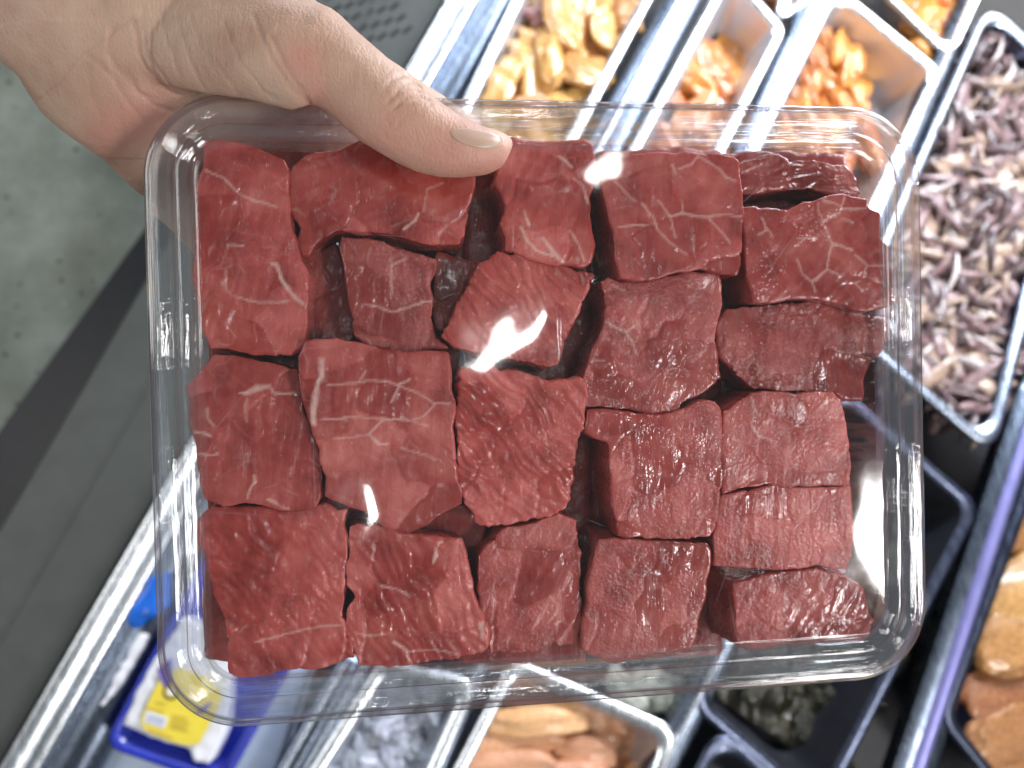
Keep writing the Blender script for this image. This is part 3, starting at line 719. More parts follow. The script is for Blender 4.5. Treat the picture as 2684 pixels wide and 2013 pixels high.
# ------------------------------------------------------------------ the clear container
tray = empty('clear_container', (0, 0, 0)); tray.matrix_world = TM
tag(tray, 'clear plastic lidded container full of raw beef cubes held in the hand', 'food container')
NS, NCR = 150, 22
def rect_ring(d, z, R=.0215, flute=0.0, bow=0.0):
    """one ring of the moulded outline, inset by d, optionally fluted along the straight sides"""
    hw, hh, r = TW / 2 - d, TH / 2 - d, max(R - d, .003); out = []
    ctr = [(hw - r, hh - r, 0), (-hw + r, hh - r, 90), (-hw + r, -hh + r, 180), (hw - r, -hh + r, 270)]
    for k, (x, y, a0) in enumerate(ctr):
        for j in range(NCR):
            a = math.radians(a0 + 90 * j / NCR); out.append((x + r * math.cos(a), y + r * math.sin(a), z))
        x2, y2, _ = ctr[(k + 1) % 4]; a = math.radians(a0 + 90)
        s = (x + r * math.cos(a), y + r * math.sin(a)); e = (x2 + r * math.cos(a), y2 + r * math.sin(a))
        L = math.hypot(e[0] - s[0], e[1] - s[1])
        for j in range(NS):
            t = j / NS; q = t * L; env = max(0, min(1, min(q - .012, L - q - .012) / .004))
            o = flute * env * max(-.35, math.sin(q / .0064 * 2 * math.pi))
            out.append((s[0] + (e[0] - s[0]) * t - math.cos(a) * o, s[1] + (e[1] - s[1]) * t - math.sin(a) * o, z))
    return out
FLZ = -.036
base_p = [(.0004, -.0030, 0), (.0002, -.0012, 0), (.0008, -.0004, 0), (.0058, -.0004, 0), (.0066, -.0016, 0), (.0078, -.0024, 0), (.0090, -.0026, 0), (.0098, -.0040, 0),
          (.0102, -.0068, .0000), (.0112, -.0086, .0006), (.0120, -.0110, .0018), (.0134, -.0180, .0018), (.0150, -.0260, .0016), (.0162, -.0310, .0010), (.0185, FLZ + .0012, 0), (.0215, FLZ, 0), (.030, FLZ, 0)]
rings = [rect_ring(d, z, .0215, f) for d, z, f in base_p]; n = len(rings[0])
fl_n = 9
bf = mesh('base_flange', [p for q in rings[:fl_n] for p in q], loft_faces(n, fl_n), M['rim'], tray)
mesh('base_tray', [p for q in rings[fl_n - 1:] for p in q], loft_faces(n, len(rings) - fl_n + 1, True, False, True), M['clear'], tray)
lid_p = [(-.0006, -.0040), (-.0009, -.0014), (-.0006, .0002), (.0002, .0010), (.0012, .0012), (.0050, .0011), (.0057, .0005), (.0061, -.0006), (.0065, -.0010), (.0069, -.0004), (.0073, .0012), (.0078, .0021), (.0086, .0024), (.0106, .0023), (.0111, .0017), (.0114, .0010), (.0118, .0009), (.0122, .0016), (.0127, .0023), (.0140, .0024)]
rings = [rect_ring(d, z) for d, z in lid_p]
v = [p for q in rings for p in q]; f = loft_faces(n, len(rings))
# inner panel: shrinking rings, slightly domed and dented where it lies on the meat
K = 56; last = len(rings) - 1
ring_in = rings[-1]
for k in range(1, K):
    s = 1 - k / K
    arr = np.array([(x * s, y * s, .0024 + .0004 * (1 - s ** 2)) for x, y, z in ring_in])
    arr[:, 2] += pn(np.c_[arr[:, 0] * 26, arr[:, 1] * 26, np.zeros(len(arr))]) * .0004 * min(1, k / 10) + pn(np.c_[arr[:, 0] * 110, arr[:, 1] * 75, np.full(len(arr), 3.0)]) * .00009 * min(1, k / 10)
    v += arr.tolist()
lid = mesh('lid_rim', v[:(last + 1) * n], loft_faces(n, last + 1), M['rim'], tray)
v = v[last * n:]; nr = K
f = loft_faces(n, nr); cidx = len(v); v.append((0, 0, .0028))
f += [((nr - 1) * n + j, (nr - 1) * n + (j + 1) % n, cidx) for j in range(n)]
mesh('lid_panel', v, f, M['lid'], tray)
def along(o, prof):
    """running length round the outline and across it, for streaks that follow the moulding"""
    P0 = np.array(rect_ring(0, 0)); L = np.concatenate([[0], np.cumsum(np.linalg.norm(np.diff(P0, axis=0), axis=1))])
    acc = np.concatenate([[0], np.cumsum([math.hypot(prof[i + 1][0] - prof[i][0], prof[i + 1][1] - prof[i][1]) for i in range(len(prof) - 1)])])
    at_ = o.data.attributes.new('along', 'FLOAT_VECTOR', 'POINT')
    at_.data.foreach_set('vector', np.array([(L[j], acc[i], 0) for i in range(len(prof)) for j in range(n)]).ravel())
along(lid, lid_p); along(bf, base_p[:fl_n])

# handling marks: fine scratches on the lid, beads of moisture on the tray floor
sm = NT('scuffed_plastic'); sm.t.nodes.remove(sm.b)
tr_ = sm.n('ShaderNodeBsdfTransparent'); df_ = sm.n('ShaderNodeBsdfDiffuse'); df_.inputs[0].default_value = (.85, .88, .92, 1)
mx_ = sm.n('ShaderNodeMixShader'); mx_.inputs[0].default_value = .13; sm.l(tr_.outputs[0], mx_.inputs[1]); sm.l(df_.outputs[0], mx_.inputs[2]); sm.l(mx_.outputs[0], sm.out.inputs[0])
rs = random.Random(5); sv, sf = [], []
for k in range(70):
    x, y = (rs.uniform(1900, 2330), rs.uniform(1150, 1680)) if k < 42 else (rs.uniform(560, 2300), rs.uniform(420, 1700))
    c = TP(x, y, .0031); a = rs.gauss(1.35, .35) if k < 42 else rs.uniform(0, 3.1); L = rs.uniform(.004, .022); cv = rs.uniform(-.12, .12); w = rs.uniform(.00004, .00009)
    b0 = len(sv); N = 6
    for i in range(N + 1):
        t = (i / N - .5) * L; px_, py_ = c.x + math.cos(a) * t - math.sin(a) * cv * t * t * 40, c.y + math.sin(a) * t + math.cos(a) * cv * t * t * 40
        ww_ = w * (1 - abs(2 * i / N - 1)) + .00001
        sv += [(px_ - math.sin(a) * ww_, py_ + math.cos(a) * ww_, c.z), (px_ + math.sin(a) * ww_, py_ - math.cos(a) * ww_, c.z)]
    sf += [(b0 + 2 * i, b0 + 2 * i + 1, b0 + 2 * i + 3, b0 + 2 * i + 2) for i in range(N)]
tag(mesh('scratches', sv, sf, sm.m, tray), kind='stuff')
dv, df2 = [], []
for k in range(420):
    if k < 260: c = Vector((rs.gauss(.077, .006), rs.uniform(-.03, .02), FLZ + .0003))
    elif k < 340: c = Vector((rs.uniform(.02, .085), rs.uniform(-.066, -.058), FLZ + .0003))
    else: c = Vector((rs.uniform(-.088, -.082), rs.uniform(-.05, .05), FLZ + .0003))
    if abs(c.x) > TW / 2 - .0195: continue
    r0 = rs.uniform(.0003, .0011); b0 = len(dv)
    for q_, (rr, hh) in enumerate(((1, 0), (.85, .35), (.45, .6))):
        for j in range(7):
            a = j / 7 * 6.283; dv.append((c.x + math.cos(a) * r0 * rr * 1.3, c.y + math.sin(a) * r0 * rr, c.z + hh * r0))
    df2 += [tuple(b0 + i for i in f_) for f_ in loft_faces(7, 3, True, False, True)]
tag(mesh('moisture_beads', dv, df2, M['clear'], tray), kind='stuff')

# ------------------------------------------------------------------ the beef
def to_tray(pts, h): return [TP(x, y, h) for x, y in pts]
def beef(label, parts, h=-.0035, height=.030, floor=-.0242, vox=.00052, tilt=(0, 0), lines=(), jag=1.0, relief=1.0, ridge=0.0, taper=.0, tag_group=None, **mk):
    """a cut chunk: traced top outline, real height, ragged edges, fibres; fat seams follow the traced lines"""
    px = []
    for c, pts in parts: px += cp(c, pts)
    T = to_tray(px, h)
    # densify and roughen the outline
    out = []; k = len(T)
    for i in range(k):
        a, b = T[i], T[(i + 1) % k]; m = max(1, int((b - a).length / .0022))
        for j in range(m): out.append(a.lerp(b, j / m))
    o2 = np.array([(p.x, p.y) for p in out]); ctr = o2.mean(0)
    seed = abs(hash(round(float(ctr[0] * 1e5)))) % 977 / 10.0
    nz = pn(np.c_[o2 * 420, np.full(len(o2), seed)]) * .0005 * jag + pn(np.c_[o2 * 160, np.full(len(o2), seed + 4)]) * .0007 * jag
    d = o2 - ctr; d /= np.linalg.norm(d, axis=1)[:, None]
    o2 = o2 + d * (nz[:, None] + .0006)
    th = lambda x, y: h + tilt[0] * (x - ctr[0]) + tilt[1] * (y - ctr[1])
    z_bot = max(floor, h - height)
    rings_ = []
    for q, s in ((0, 1.0), (.5, 1.0 - taper * .3), (1, 1.0 - taper)):
        pts = ctr + (o2 - ctr) * s
        rings_.append([(x - ctr[0], y - ctr[1], (th(x, y) * (1 - q) + z_bot * q) - z_bot) for x, y in pts])
    n_ = len(o2)
    me = remesh('beef', [p for r in rings_[::-1] for p in r], loft_faces(n_, 3, True, True, True), vox, 2, .4)
    p = co(me); nn = no(me)
    g = mk.get('grain', 0); ca, sa = math.cos(g), math.sin(g)
    al = p[:, 0] * ca - p[:, 1] * sa; ac = p[:, 0] * sa + p[:, 1] * ca       # along y' of the grain mapping
    dsp = pn(p * 80 + seed) * .0008 * relief + pn(p * 260 + seed) * .00018 * relief
    dsp += pn(np.c_[al * 520, ac * 90, p[:, 2] * 200] + seed) * .00020 * relief
    if ridge:
        rr = pn(np.c_[al * 420 + pn(p * 130 + seed) * 1.1, ac * 55, p[:, 2] * 120] + seed * 2)
        dsp += (np.abs(rr) - .25) * .0017 * ridge
    # two or three shallow fold lines across the face
    cells = np.random.RandomState(int(seed * 10) % 1000).uniform(-.026, .026, (15, 2))
    w2 = p[:, :2] + np.c_[pn(p * 150 + 5), pn(p * 150 + 9)] * .0022
    dist = np.sort(np.linalg.norm(w2[:, None, :] - cells[None], axis=2), axis=1); edge = dist[:, 1] - dist[:, 0]
    dsp -= np.exp(-(edge / .0008) ** 2) * .0006 * relief * np.clip(.4 + pn(p * 80 + 2), 0, 1)
    top = np.clip((nn[:, 2] - .35) / .4, 0, 1)
    fat = np.zeros(len(p))
    for ln in lines:
        c, pts, w = ln[0], ln[1], ln[2] if len(ln) > 2 else 9
        s = CR[c][2]; q = [(t.x - ctr[0], t.y - ctr[1]) for t in to_tray(cp(c, pts), h)]
        wm = (w / s) * .225 / F_PX * .25
        wv = wm * np.clip(1 + .55 * pn(p * 300 + 3) + .8 * pn(p * 120 + 8), .35, 1.7)
        pj = p[:, :2] + np.c_[pn(p * 350 + 1), pn(p * 350 + 7)] * .0003
        dq = seg_dist(pj, q)
        fat = np.maximum(fat, np.clip(1.45 - .8 * dq / np.maximum(wv, .00026), 0, 1) * top * min(1, .38 + w / 45))
    dsp += fat * .00018
    set_co(me, p + nn * dsp[:, None])
    near = np.argmin(np.linalg.norm(w2[:, None, :] - cells[None], axis=2), axis=1)
    bt = np.random.RandomState(int(seed * 10) % 1000 + 7).uniform(0, 1, len(cells))[near]
    ab = me.attributes.new('bundle', 'FLOAT', 'POINT'); ab.data.foreach_set('value', bt)
    at = me.attributes.new('fat', 'FLOAT', 'POINT'); at.data.foreach_set('value', fat)
    me.materials.append(meat_mat(seed=seed, **mk))
    o = link_mesh('beef_cube', me)
    o.matrix_world = TM @ Matrix.Translation((ctr[0], ctr[1], z_bot))
    tag(o, label, 'beef cube', 'raw beef cubes in the clear container')
    return o

beef('tall beef strip in the tray corner under the palm, white fat at lower right', [('c1', [(235, 130), (350, 115), (620, 150), (800, 260), (840, 340), (850, 560), (880, 750), (920, 960), (975, 1030), (985, 1380), (950, 1560), (860, 1640), (280, 1600), (235, 1480), (200, 1300), (165, 1090), (180, 1010), (175, 750), (180, 560), (215, 380), (240, 320)])],
     h=-.004, tilt=(-.03, 0), lines=[('c1', [(250, 330), (380, 380), (500, 500), (600, 540), (760, 590)], 16), ('c1', [(400, 860), (520, 870)], 18), ('c1', [(720, 1000), (760, 1010), (790, 1100), (830, 1170), (900, 1250), (950, 1290)], 38), ('c1', [(440, 1230), (620, 1280), (840, 1270)], 10)],
     tone=.3, grain=.3, sparkle=.25, marb=.5, fibre=.5)
beef('wide beef chunk under the thumb tip', [('c1', [(850, 340), (1000, 200), (1300, 130), (1600, 30), (2150, 40), (2190, 420), (2130, 700), (2080, 860), (1800, 840), (1480, 760), (1200, 745), (1050, 840), (1000, 930), (940, 930), (900, 840), (930, 730), (870, 600)])],
     h=-.0045, tilt=(.05, .05), lines=[('c1', [(1680, 750), (1760, 690), (1790, 640)], 26), ('c1', [(1830, 620), (1850, 460), (1960, 420)], 7)],
     tone=.2, grain=1.2, sparkle=.25, marb=.45, fibre=.7)
beef('squarish grainy beef cube below the thumb, crossed by two thin fat lines', [('c1', [(1240, 800), (1480, 840), (1700, 910), (1920, 990), (1910, 1080), (1870, 1150), (1900, 1250), (1880, 1400), (1900, 1520), (2000, 1600), (1700, 1620), (1420, 1600), (1330, 1500), (1290, 1250), (1250, 1050), (1215, 880)])],
     h=-.008, tilt=(.10, 0), lines=[('c1', [(1400, 1290), (1500, 1310), (1610, 1350), (1700, 1320), (1800, 1280), (1880, 1270)], 15), ('c1', [(1590, 960), (1590, 1250)], 8), ('c1', [(1610, 1010), (1700, 960)], 8)],
     tone=-.1, grain=.1, sparkle=.75, marb=.2, ridge=.25)
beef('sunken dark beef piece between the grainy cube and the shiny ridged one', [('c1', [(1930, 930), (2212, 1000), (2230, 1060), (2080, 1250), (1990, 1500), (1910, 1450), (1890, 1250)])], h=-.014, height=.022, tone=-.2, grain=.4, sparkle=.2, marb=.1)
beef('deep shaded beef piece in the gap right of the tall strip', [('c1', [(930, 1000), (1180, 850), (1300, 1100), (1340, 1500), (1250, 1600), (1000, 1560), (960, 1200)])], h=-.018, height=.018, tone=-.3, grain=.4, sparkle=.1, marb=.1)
beef('smooth upright beef cube right of the thumb tip, fat streaks below', [('c2', [(480, 60), (600, 110), (750, 125), (880, 115), (1050, 105), (1100, 150), (1130, 290), (1110, 400), (1085, 520), (1090, 650), (1100, 760), (1120, 850), (1105, 980), (1040, 1015), (900, 995), (650, 950), (490, 890), (495, 800), (460, 700), (490, 600), (470, 480), (425, 430), (450, 300), (500, 200)])],
     h=-.002, tilt=(.04, 0), lines=[('c2', [(860, 220), (920, 260), (960, 300)], 28), ('c2', [(750, 820), (800, 880), (830, 920), (900, 990)], 44), ('c2', [(590, 730), (640, 830), (700, 900), (820, 940)], 28), ('c2', [(980, 390), (1040, 440), (1080, 560)], 15), ('c2', [(950, 760), (1010, 860), (1050, 980)], 13), ('c2', [(620, 620), (650, 720)], 28), ('c2', [(670, 440), (680, 460)], 18)],
     tone=.35, grain=.45, sparkle=.12, marb=.3, relief=.7, fibre=.8)
beef('slanted ridged beef cube mid tray under the long lamp glare', [('c2', [(430, 910), (640, 965), (900, 1020), (1110, 1085), (1060, 1160), (1000, 1350), (910, 1540), (860, 1730), (780, 1745), (560, 1690), (330, 1650), (130, 1595), (30, 1520), (80, 1430), (180, 1230), (310, 1020)])],
     h=-.003, tilt=(0, -.03), tone=.35, grain=2.6, sparkle=.35, marb=.1, ridge=.8, fibre=1.0)
beef('large smooth marbled beef cube at the top, right of centre', [('c2', [(1180, 250), (1350, 240), (1500, 205), (1650, 210), (1850, 195), (2050, 200), (2140, 220), (2175, 260), (2170, 420), (2190, 540), (2205, 640), (2195, 800), (2185, 1000), (2160, 1080), (2030, 1060), (1900, 1030), (1750, 1050), (1550, 1105), (1400, 1115), (1320, 1100), (1290, 950), (1275, 760), (1230, 580), (1190, 450)])],
     h=-.001, tilt=(0, 0), lines=[('c2', l_) if not isinstance(l_, tuple) else ('c2', l_[0], l_[1]) for l_ in [[(1210, 340), (1270, 390), (1350, 480), (1430, 545)], [(1290, 380), (1290, 300)], ([(1470, 560), (1550, 650), (1580, 740), (1640, 810), (1720, 880), (1790, 930)], 13), [(1590, 540), (1650, 620), (1680, 660)], ([(1670, 650), (1690, 655), (1770, 630), (1880, 660), (1945, 655)], 17), [(1945, 655), (2080, 640), (2195, 655)], [(1770, 630), (1760, 540)], [(1680, 660), (1700, 750), (1720, 810)], [(1945, 655), (2040, 760), (2110, 850)], ([(1880, 220), (1960, 260), (2040, 320), (2080, 370), (2150, 400)], 13), [(1880, 220), (1820, 290), (1740, 310)], [(1690, 280), (1720, 350)], [(1840, 790), (1845, 910)], [(1300, 735), (1420, 720), (1520, 720)]]],
     tone=.1, grain=.2, sparkle=.18, marb=.15, relief=.55, fibre=.3)
beef('sparkling beef cube under the marbled cube, smooth red left half', [('c2', [(1175, 1130), (1240, 1100), (1330, 1135), (1500, 1140), (1650, 1090), (1850, 1062), (2020, 1085), (2040, 1160), (2045, 1300), (2000, 1500)]), ('c5', [(2005, 260), (2045, 390), (1920, 470), (1870, 525), (1760, 560), (1735, 600), (1560, 645), (1350, 615), (1075, 590), (1050, 400), (1115, 240)]), ('c2', [(1215, 1430), (1225, 1280)])],
     h=-.0045, tilt=(.02, 0), lines=[('c2', [(1200, 1410), (1310, 1475), (1360, 1490), (1440, 1440)], 12), ('c2', [(1340, 1480), (1400, 1560), (1430, 1640)], 14), ('c2', [(1260, 1150), (1350, 1190)], 8), ('c5', [(1130, 260), (1200, 260)], 8)],
     tone=.1, grain=.5, sparkle=1.0, marb=.2)
beef('low folded beef piece in the top right corner of the tray', [('c3', [(735, 125), (860, 105), (930, 120), (1000, 95), (1080, 105), (1140, 155), (1200, 130), (1300, 105), (1400, 130), (1480, 175), (1580, 165), (1640, 210), (1680, 290), (1690, 420), (1500, 400), (1300, 350), (1000, 370), (745, 400)])],
     h=-.009, tilt=(0, -.03), tone=-.2, grain=1.4, sparkle=.45, marb=.2, ridge=.7, relief=1.6)
beef('broad beef cube at the right with a net of white fat lines', [('c3', [(765, 510), (880, 500), (900, 525), (1060, 515), (1140, 540), (1250, 465), (1400, 430), (1580, 405), (1760, 440), (1750, 500), (1850, 560), (1860, 640), (1855, 750), (1945, 820), (1945, 950), (1965, 1010), (1968, 1250), (1930, 1300), (1850, 1300), (1740, 1335), (1640, 1325), (1560, 1280), (1350, 1230), (1150, 1235), (1000, 1260), (850, 1260), (810, 1050), (790, 900), (780, 700)])],
     h=-.003, tilt=(0, 0), lines=[('c3', q) if not isinstance(q, tuple) else ('c3', q[0], q[1]) for q in [([(1400, 440), (1440, 460), (1510, 475), (1550, 500), (1580, 420)], 15), ([(1550, 500), (1530, 545), (1470, 570)], 22), ([(1470, 570), (1400, 620)], 22), [(1550, 520), (1650, 515), (1750, 505)], [(1400, 620), (1450, 720), (1480, 790), (1450, 900), (1440, 1000), (1320, 1100), (1345, 1180)], ([(1480, 790), (1570, 820), (1640, 840)], 13), [(1440, 1000), (1540, 1050)], [(1560, 590), (1650, 620)], ([(1660, 880), (1750, 960), (1760, 975)], 13), [(1760, 975), (1940, 975)], [(1755, 975), (1730, 1030)], [(1320, 1100), (1240, 1040), (1200, 920)], ([(880, 720), (950, 690), (910, 580)], 16), [(960, 690), (1000, 740)], [(1370, 460), (1370, 540), (1400, 610)], ([(1670, 1110), (1720, 1170)], 15), ([(1200, 750), (1340, 740)], 8)]],
     tone=.05, grain=.8, sparkle=.30, marb=.15, relief=.65, fibre=.3)
beef('rough glittering beef chunk below the fat-netted cube', [('c3', [(650, 1320), (850, 1300), (1000, 1285), (1350, 1262), (1560, 1310), (1740, 1365), (1870, 1400), (1920, 1440), (1925, 1560)]), ('c6', [(1850, 40), (1780, 110), (1720, 230), (1725, 330), (1690, 385), (1560, 375), (1450, 325), (1100, 315), (860, 295), (700, 180), (590, 50)]), ('c3', [(568, 1600), (575, 1420)])],
     h=-.007, tilt=(0, -.08), lines=[('c3', [(1560, 1290), (1640, 1345), (1750, 1370)], 26)], tone=-.1, grain=.1, sparkle=1.3, marb=.15, ridge=.35, relief=1.3)
beef('upper of two flat sparkling beef pieces by the right wall', [('c6', [(610, 490), (830, 345), (1300, 350), (1480, 335), (1550, 400), (1580, 550), (1630, 900), (1615, 1085), (1400, 1080), (950, 1080), (750, 1112), (605, 1155), (605, 800)])],
     h=-.003, lines=[('c6', [(830, 600), (880, 680), (990, 720)], 26), ('c6', [(830, 370), (850, 460), (880, 520)], 9)], tone=.28, grain=.05, sparkle=.95, marb=.2, relief=.8)
beef('lower of two flat sparkling beef pieces by the right wall, finely grained', [('c6', [(600, 1180), (750, 1135), (950, 1100), (1400, 1100), (1615, 1105), (1635, 1300), (1645, 1480), (1640, 1659)]), ('c8', [(1800, 330), (1785, 395), (1640, 368), (1480, 385), (1150, 375)]), ('c6', [(545, 1480)])],
     h=-.0032, tone=.38, grain=.1, sparkle=1.0, marb=.1, relief=.7, fibre=.8)
beef('square grainy beef cube right of centre with a dark left side', [('c5', [(1085, 620), (1350, 645), (1560, 680), (1740, 635), (1900, 560), (1990, 570), (2030, 625), (2048, 750), (2048, 850), (2055, 1050), (2030, 1300), (2010, 1490), (1970, 1550), (1700, 1550), (1450, 1540), (1305, 1520), (1275, 1300), (1255, 1050), (1235, 870), (1150, 840), (1070, 790)])],
     h=-.003, tone=.25, grain=.2, sparkle=1.0, marb=.15, relief=.9)
beef('wavy folded beef cube at the tray centre, orange-red lower left', [('c5', [(160, 330), (300, 312), (400, 322), (450, 355), (560, 345), (680, 385), (800, 425), (900, 405), (1015, 405), (1055, 540), (1045, 750), (1015, 830), (980, 1000), (955, 1150), (925, 1320), (800, 1390), (700, 1400), (550, 1440), (450, 1455), (320, 1450), (275, 1420), (255, 1340), (195, 1290), (145, 1100), (140, 950), (140, 820), (125, 680), (150, 520)])],
     h=-.003, tilt=(.02, .02), tone=.45, grain=2.4, sparkle=.45, marb=.12, ridge=.75, relief=1.3)
beef('big marbled beef cube with a thick white fat strip on its left edge', [('c4', [(970, 130), (1200, 112), (1400, 158), (1700, 212), (2000, 208), (2010, 400), (2040, 620), (2025, 800), (2040, 950), (2055, 1080), (2095, 1200), (2095, 1290), (1950, 1360), (1850, 1430), (1700, 1500), (1550, 1470), (1420, 1360), (1290, 1330), (1120, 1230), (1135, 1090), (1105, 1050), (1095, 900), (1015, 740), (998, 640), (950, 500), (922, 350), (922, 250)])],
     h=-.0005, tilt=(.02, -.02), lines=[('c4', q) if not isinstance(q, tuple) else ('c4', q[0], q[1]) for q in [([(1085, 260), (1085, 370), (1050, 430), (1032, 560), (1018, 640), (1025, 720)], 62), [(1130, 440), (1300, 430), (1420, 410), (1560, 410), (1640, 445), (1780, 500), (1900, 575), (2010, 570)], ([(1640, 445), (1720, 400)], 14), ([(1650, 450), (1610, 520), (1590, 560)], 14), ([(1900, 590), (1830, 660), (1740, 700), (1580, 690), (1450, 680), (1250, 670)], 13), [(1740, 700), (1860, 740)], ([(1540, 690), (1500, 720), (1430, 800)], 15), [(1430, 800), (1300, 820), (1170, 830)], ([(1430, 800), (1500, 870), (1560, 870)], 22), [(1660, 900), (1780, 930), (1920, 980)], [(1270, 690), (1080, 690)], [(1370, 400), (1400, 340)]]],
     tone=.1, grain=.2, sparkle=.22, marb=.2, relief=.7, fibre=.3)
beef('beef cube at the left wall with a pale fat patch on its upper edge', [('c4', [(105, 450), (210, 340), (290, 210), (500, 240), (900, 330), (925, 480), (985, 740), (1065, 900), (1085, 1060), (1080, 1240), (1040, 1320), (870, 1345), (700, 1315), (550, 1275), (400, 1295), (255, 1265), (210, 1130), (195, 950), (155, 800), (115, 600)])],
     h=-.004, tilt=(0, -.10), lines=[('c4', q) if not isinstance(q, tuple) else ('c4', q[0], q[1]) for q in [([(490, 500), (540, 500), (600, 460), (700, 450)], 62), ([(700, 450), (740, 500), (890, 500)], 22), ([(250, 610), (260, 680), (300, 740)], 13), ([(160, 785), (220, 780), (280, 810)], 24), ([(200, 935), (270, 950), (340, 940)], 18), [(540, 540), (530, 620), (545, 700)], ([(600, 1090), (610, 1140), (570, 1190), (555, 1250)], 16), ([(700, 1260), (790, 1310), (850, 1335)], 20)]],
     tone=.05, grain=.2, sparkle=.12, marb=.25, relief=.7, fibre=.4)
beef('large creased beef cube in the bottom left corner of the tray', [('c7', [(135, 260), (200, 155), (270, 120), (450, 130), (740, 165), (980, 110), (1120, 150), (1092, 270), (1128, 450), (1100, 560), (1108, 680), (1090, 800), (1120, 920), (1165, 1020), (1178, 1080), (1000, 1150), (800, 1160), (600, 1190), (450, 1195), (378, 1170), (358, 1000), (348, 800), (268, 620), (218, 430)])],
     h=-.004, tilt=(0, -.03), lines=[('c7', [(540, 985), (700, 950), (850, 910), (950, 890), (1090, 880)], 11)], tone=.35, grain=2.5, sparkle=.35, marb=.15, ridge=.35, relief=1.3)
beef('ridged beef cube second from left in the bottom row, blood-red spot', [('c7', [(1140, 245), (1200, 230), (1330, 258), (1500, 305), (1700, 318), (1850, 345), (1880, 430), (1915, 560), (1965, 760), (2015, 880), (2030, 1000), (2015, 1040), (1800, 1080), (1500, 1130), (1300, 1140), (1210, 1130), (1200, 1060), (1160, 960), (1125, 880), (1122, 780), (1190, 700), (1135, 640), (1128, 500), (1160, 420)])],
     h=-.004, tilt=(0, -.02), lines=[('c7', [(1350, 630), (1450, 650), (1530, 700)], 9), ('c7', [(1430, 990), (1500, 1030), (1530, 1050)], 26), ('c7', [(1530, 1045), (1700, 1040), (1830, 1060)], 9), ('c7', [(1180, 930), (1260, 950), (1380, 940)], 9), ('c7', [(1990, 870), (2000, 960)], 40), ('c7', [(1700, 380), (1690, 480)], 28), ], tone=.3, grain=2.7, sparkle=.5, marb=.2, ridge=.6, relief=1.0)
beef('beef cube in the middle of the bottom row, smooth with one curved fat line', [('c8', [(10, 330), (125, 205), (250, 180), (400, 130), (475, 160), (492, 300), (497, 440), (502, 600), (488, 750), (400, 760), (370, 742), (300, 780), (180, 795), (68, 790), (58, 690), (30, 600), (8, 480), (12, 400)])],
     h=-.006, lines=[('c8', [(350, 520), (390, 560), (385, 600), (350, 640)], 11)], tone=.1, grain=.6, sparkle=.5, marb=.2, relief=1.1, ridge=.2)
beef('bottom row beef cube right of centre with a scalloped lower edge', [('c8', [(590, 245), (660, 240), (800, 262), (1000, 262), (1115, 268), (1132, 300), (1122, 400), (1095, 490), (1075, 620), (1055, 720), (1025, 765), (900, 792), (800, 822), (680, 838), (555, 812), (508, 785), (528, 640), (548, 450), (568, 330)])],
     h=-.0035, tone=.1, grain=.3, sparkle=.9, marb=.25, relief=.8)
beef('wide low beef cube in the bottom right corner of the tray', [('c8', [(1245, 465), (1480, 405), (1640, 398), (1790, 432), (1860, 490), (1880, 560), (1905, 640), (1885, 700), (1845, 735), (1650, 738), (1500, 742), (1400, 772), (1265, 768), (1252, 600)])],
     h=-.007, taper=-.10, tilt=(0, -.04), tone=.25, grain=.6, sparkle=1.0, marb=.2, ridge=.2)
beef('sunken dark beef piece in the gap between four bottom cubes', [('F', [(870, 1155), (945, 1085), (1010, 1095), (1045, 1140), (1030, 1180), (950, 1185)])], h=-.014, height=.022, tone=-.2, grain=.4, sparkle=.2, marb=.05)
# lower layer added to block light from below and darken the gaps
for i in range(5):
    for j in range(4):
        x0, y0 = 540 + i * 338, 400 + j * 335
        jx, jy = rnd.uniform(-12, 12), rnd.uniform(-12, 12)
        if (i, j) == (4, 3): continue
        beef('added lower layer beef cube blocking light beneath the top cubes', [('P', [(x0 + jx, y0 + jy), (x0 + 328 + jx, y0 + jy), (x0 + 328 + jx, y0 + 325 + jy), (x0 + jx, y0 + 325 + jy)])],
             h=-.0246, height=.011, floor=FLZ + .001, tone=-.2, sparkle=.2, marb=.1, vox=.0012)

# ------------------------------------------------------------------ the hand
def hand_loft(stations, n=28, ex=2.3):
    """stations: (edge a px, edge b px, depth of the middle, half thickness[, depth skew a->b]); superelliptic sections"""
    vs = []
    for s in stations:
        a, b, d, t = s[:4]; sk = s[4] if len(s) > 4 else 0.0
        A, B = P(*a, d - sk), P(*b, d + sk); c = (A + B) / 2; h = (B - A) / 2
        nrm = (CAMLOC - c).normalized()
        for k in range(n):
            an = 2 * math.pi * k / n; x, y = math.cos(an), math.sin(an)
            x = math.copysign(abs(x) ** (2 / ex), x); y = math.copysign(abs(y) ** (2 / ex), y)
            vs.append(c + h * x + nrm * t * y)
    return vs, loft_faces(n, len(stations), True, True, True)
HV, HF = [], []
def add_loft(st, **kw):
    v_, f_ = hand_loft(st, **kw); k = len(HV)
    HV.extend(v_); HF.extend([tuple(k + i for i in q) for q in f_])
# forearm, wrist and palm running behind the tray corner
add_loft([((-420, -110), (60, -560), .222, .020), ((-190, 20), (250, -440), .222, .019), ((0, 150), (430, -320), .222, .018), ((53, 191), (560, -180), .224, .018),
          ((81, 244), (650, -110), .226, .019), ((118, 297), (730, -60), .228, .019), ((183, 350), (800, -10), .231, .018), ((260, 403), (850, 30), .235, .017),
          ((346, 484), (900, 110), .246, .016), ((420, 540), (930, 220), .259, .014), ((520, 640), (960, 330), .268, .011), ((600, 730), (990, 420), .272, .009)])
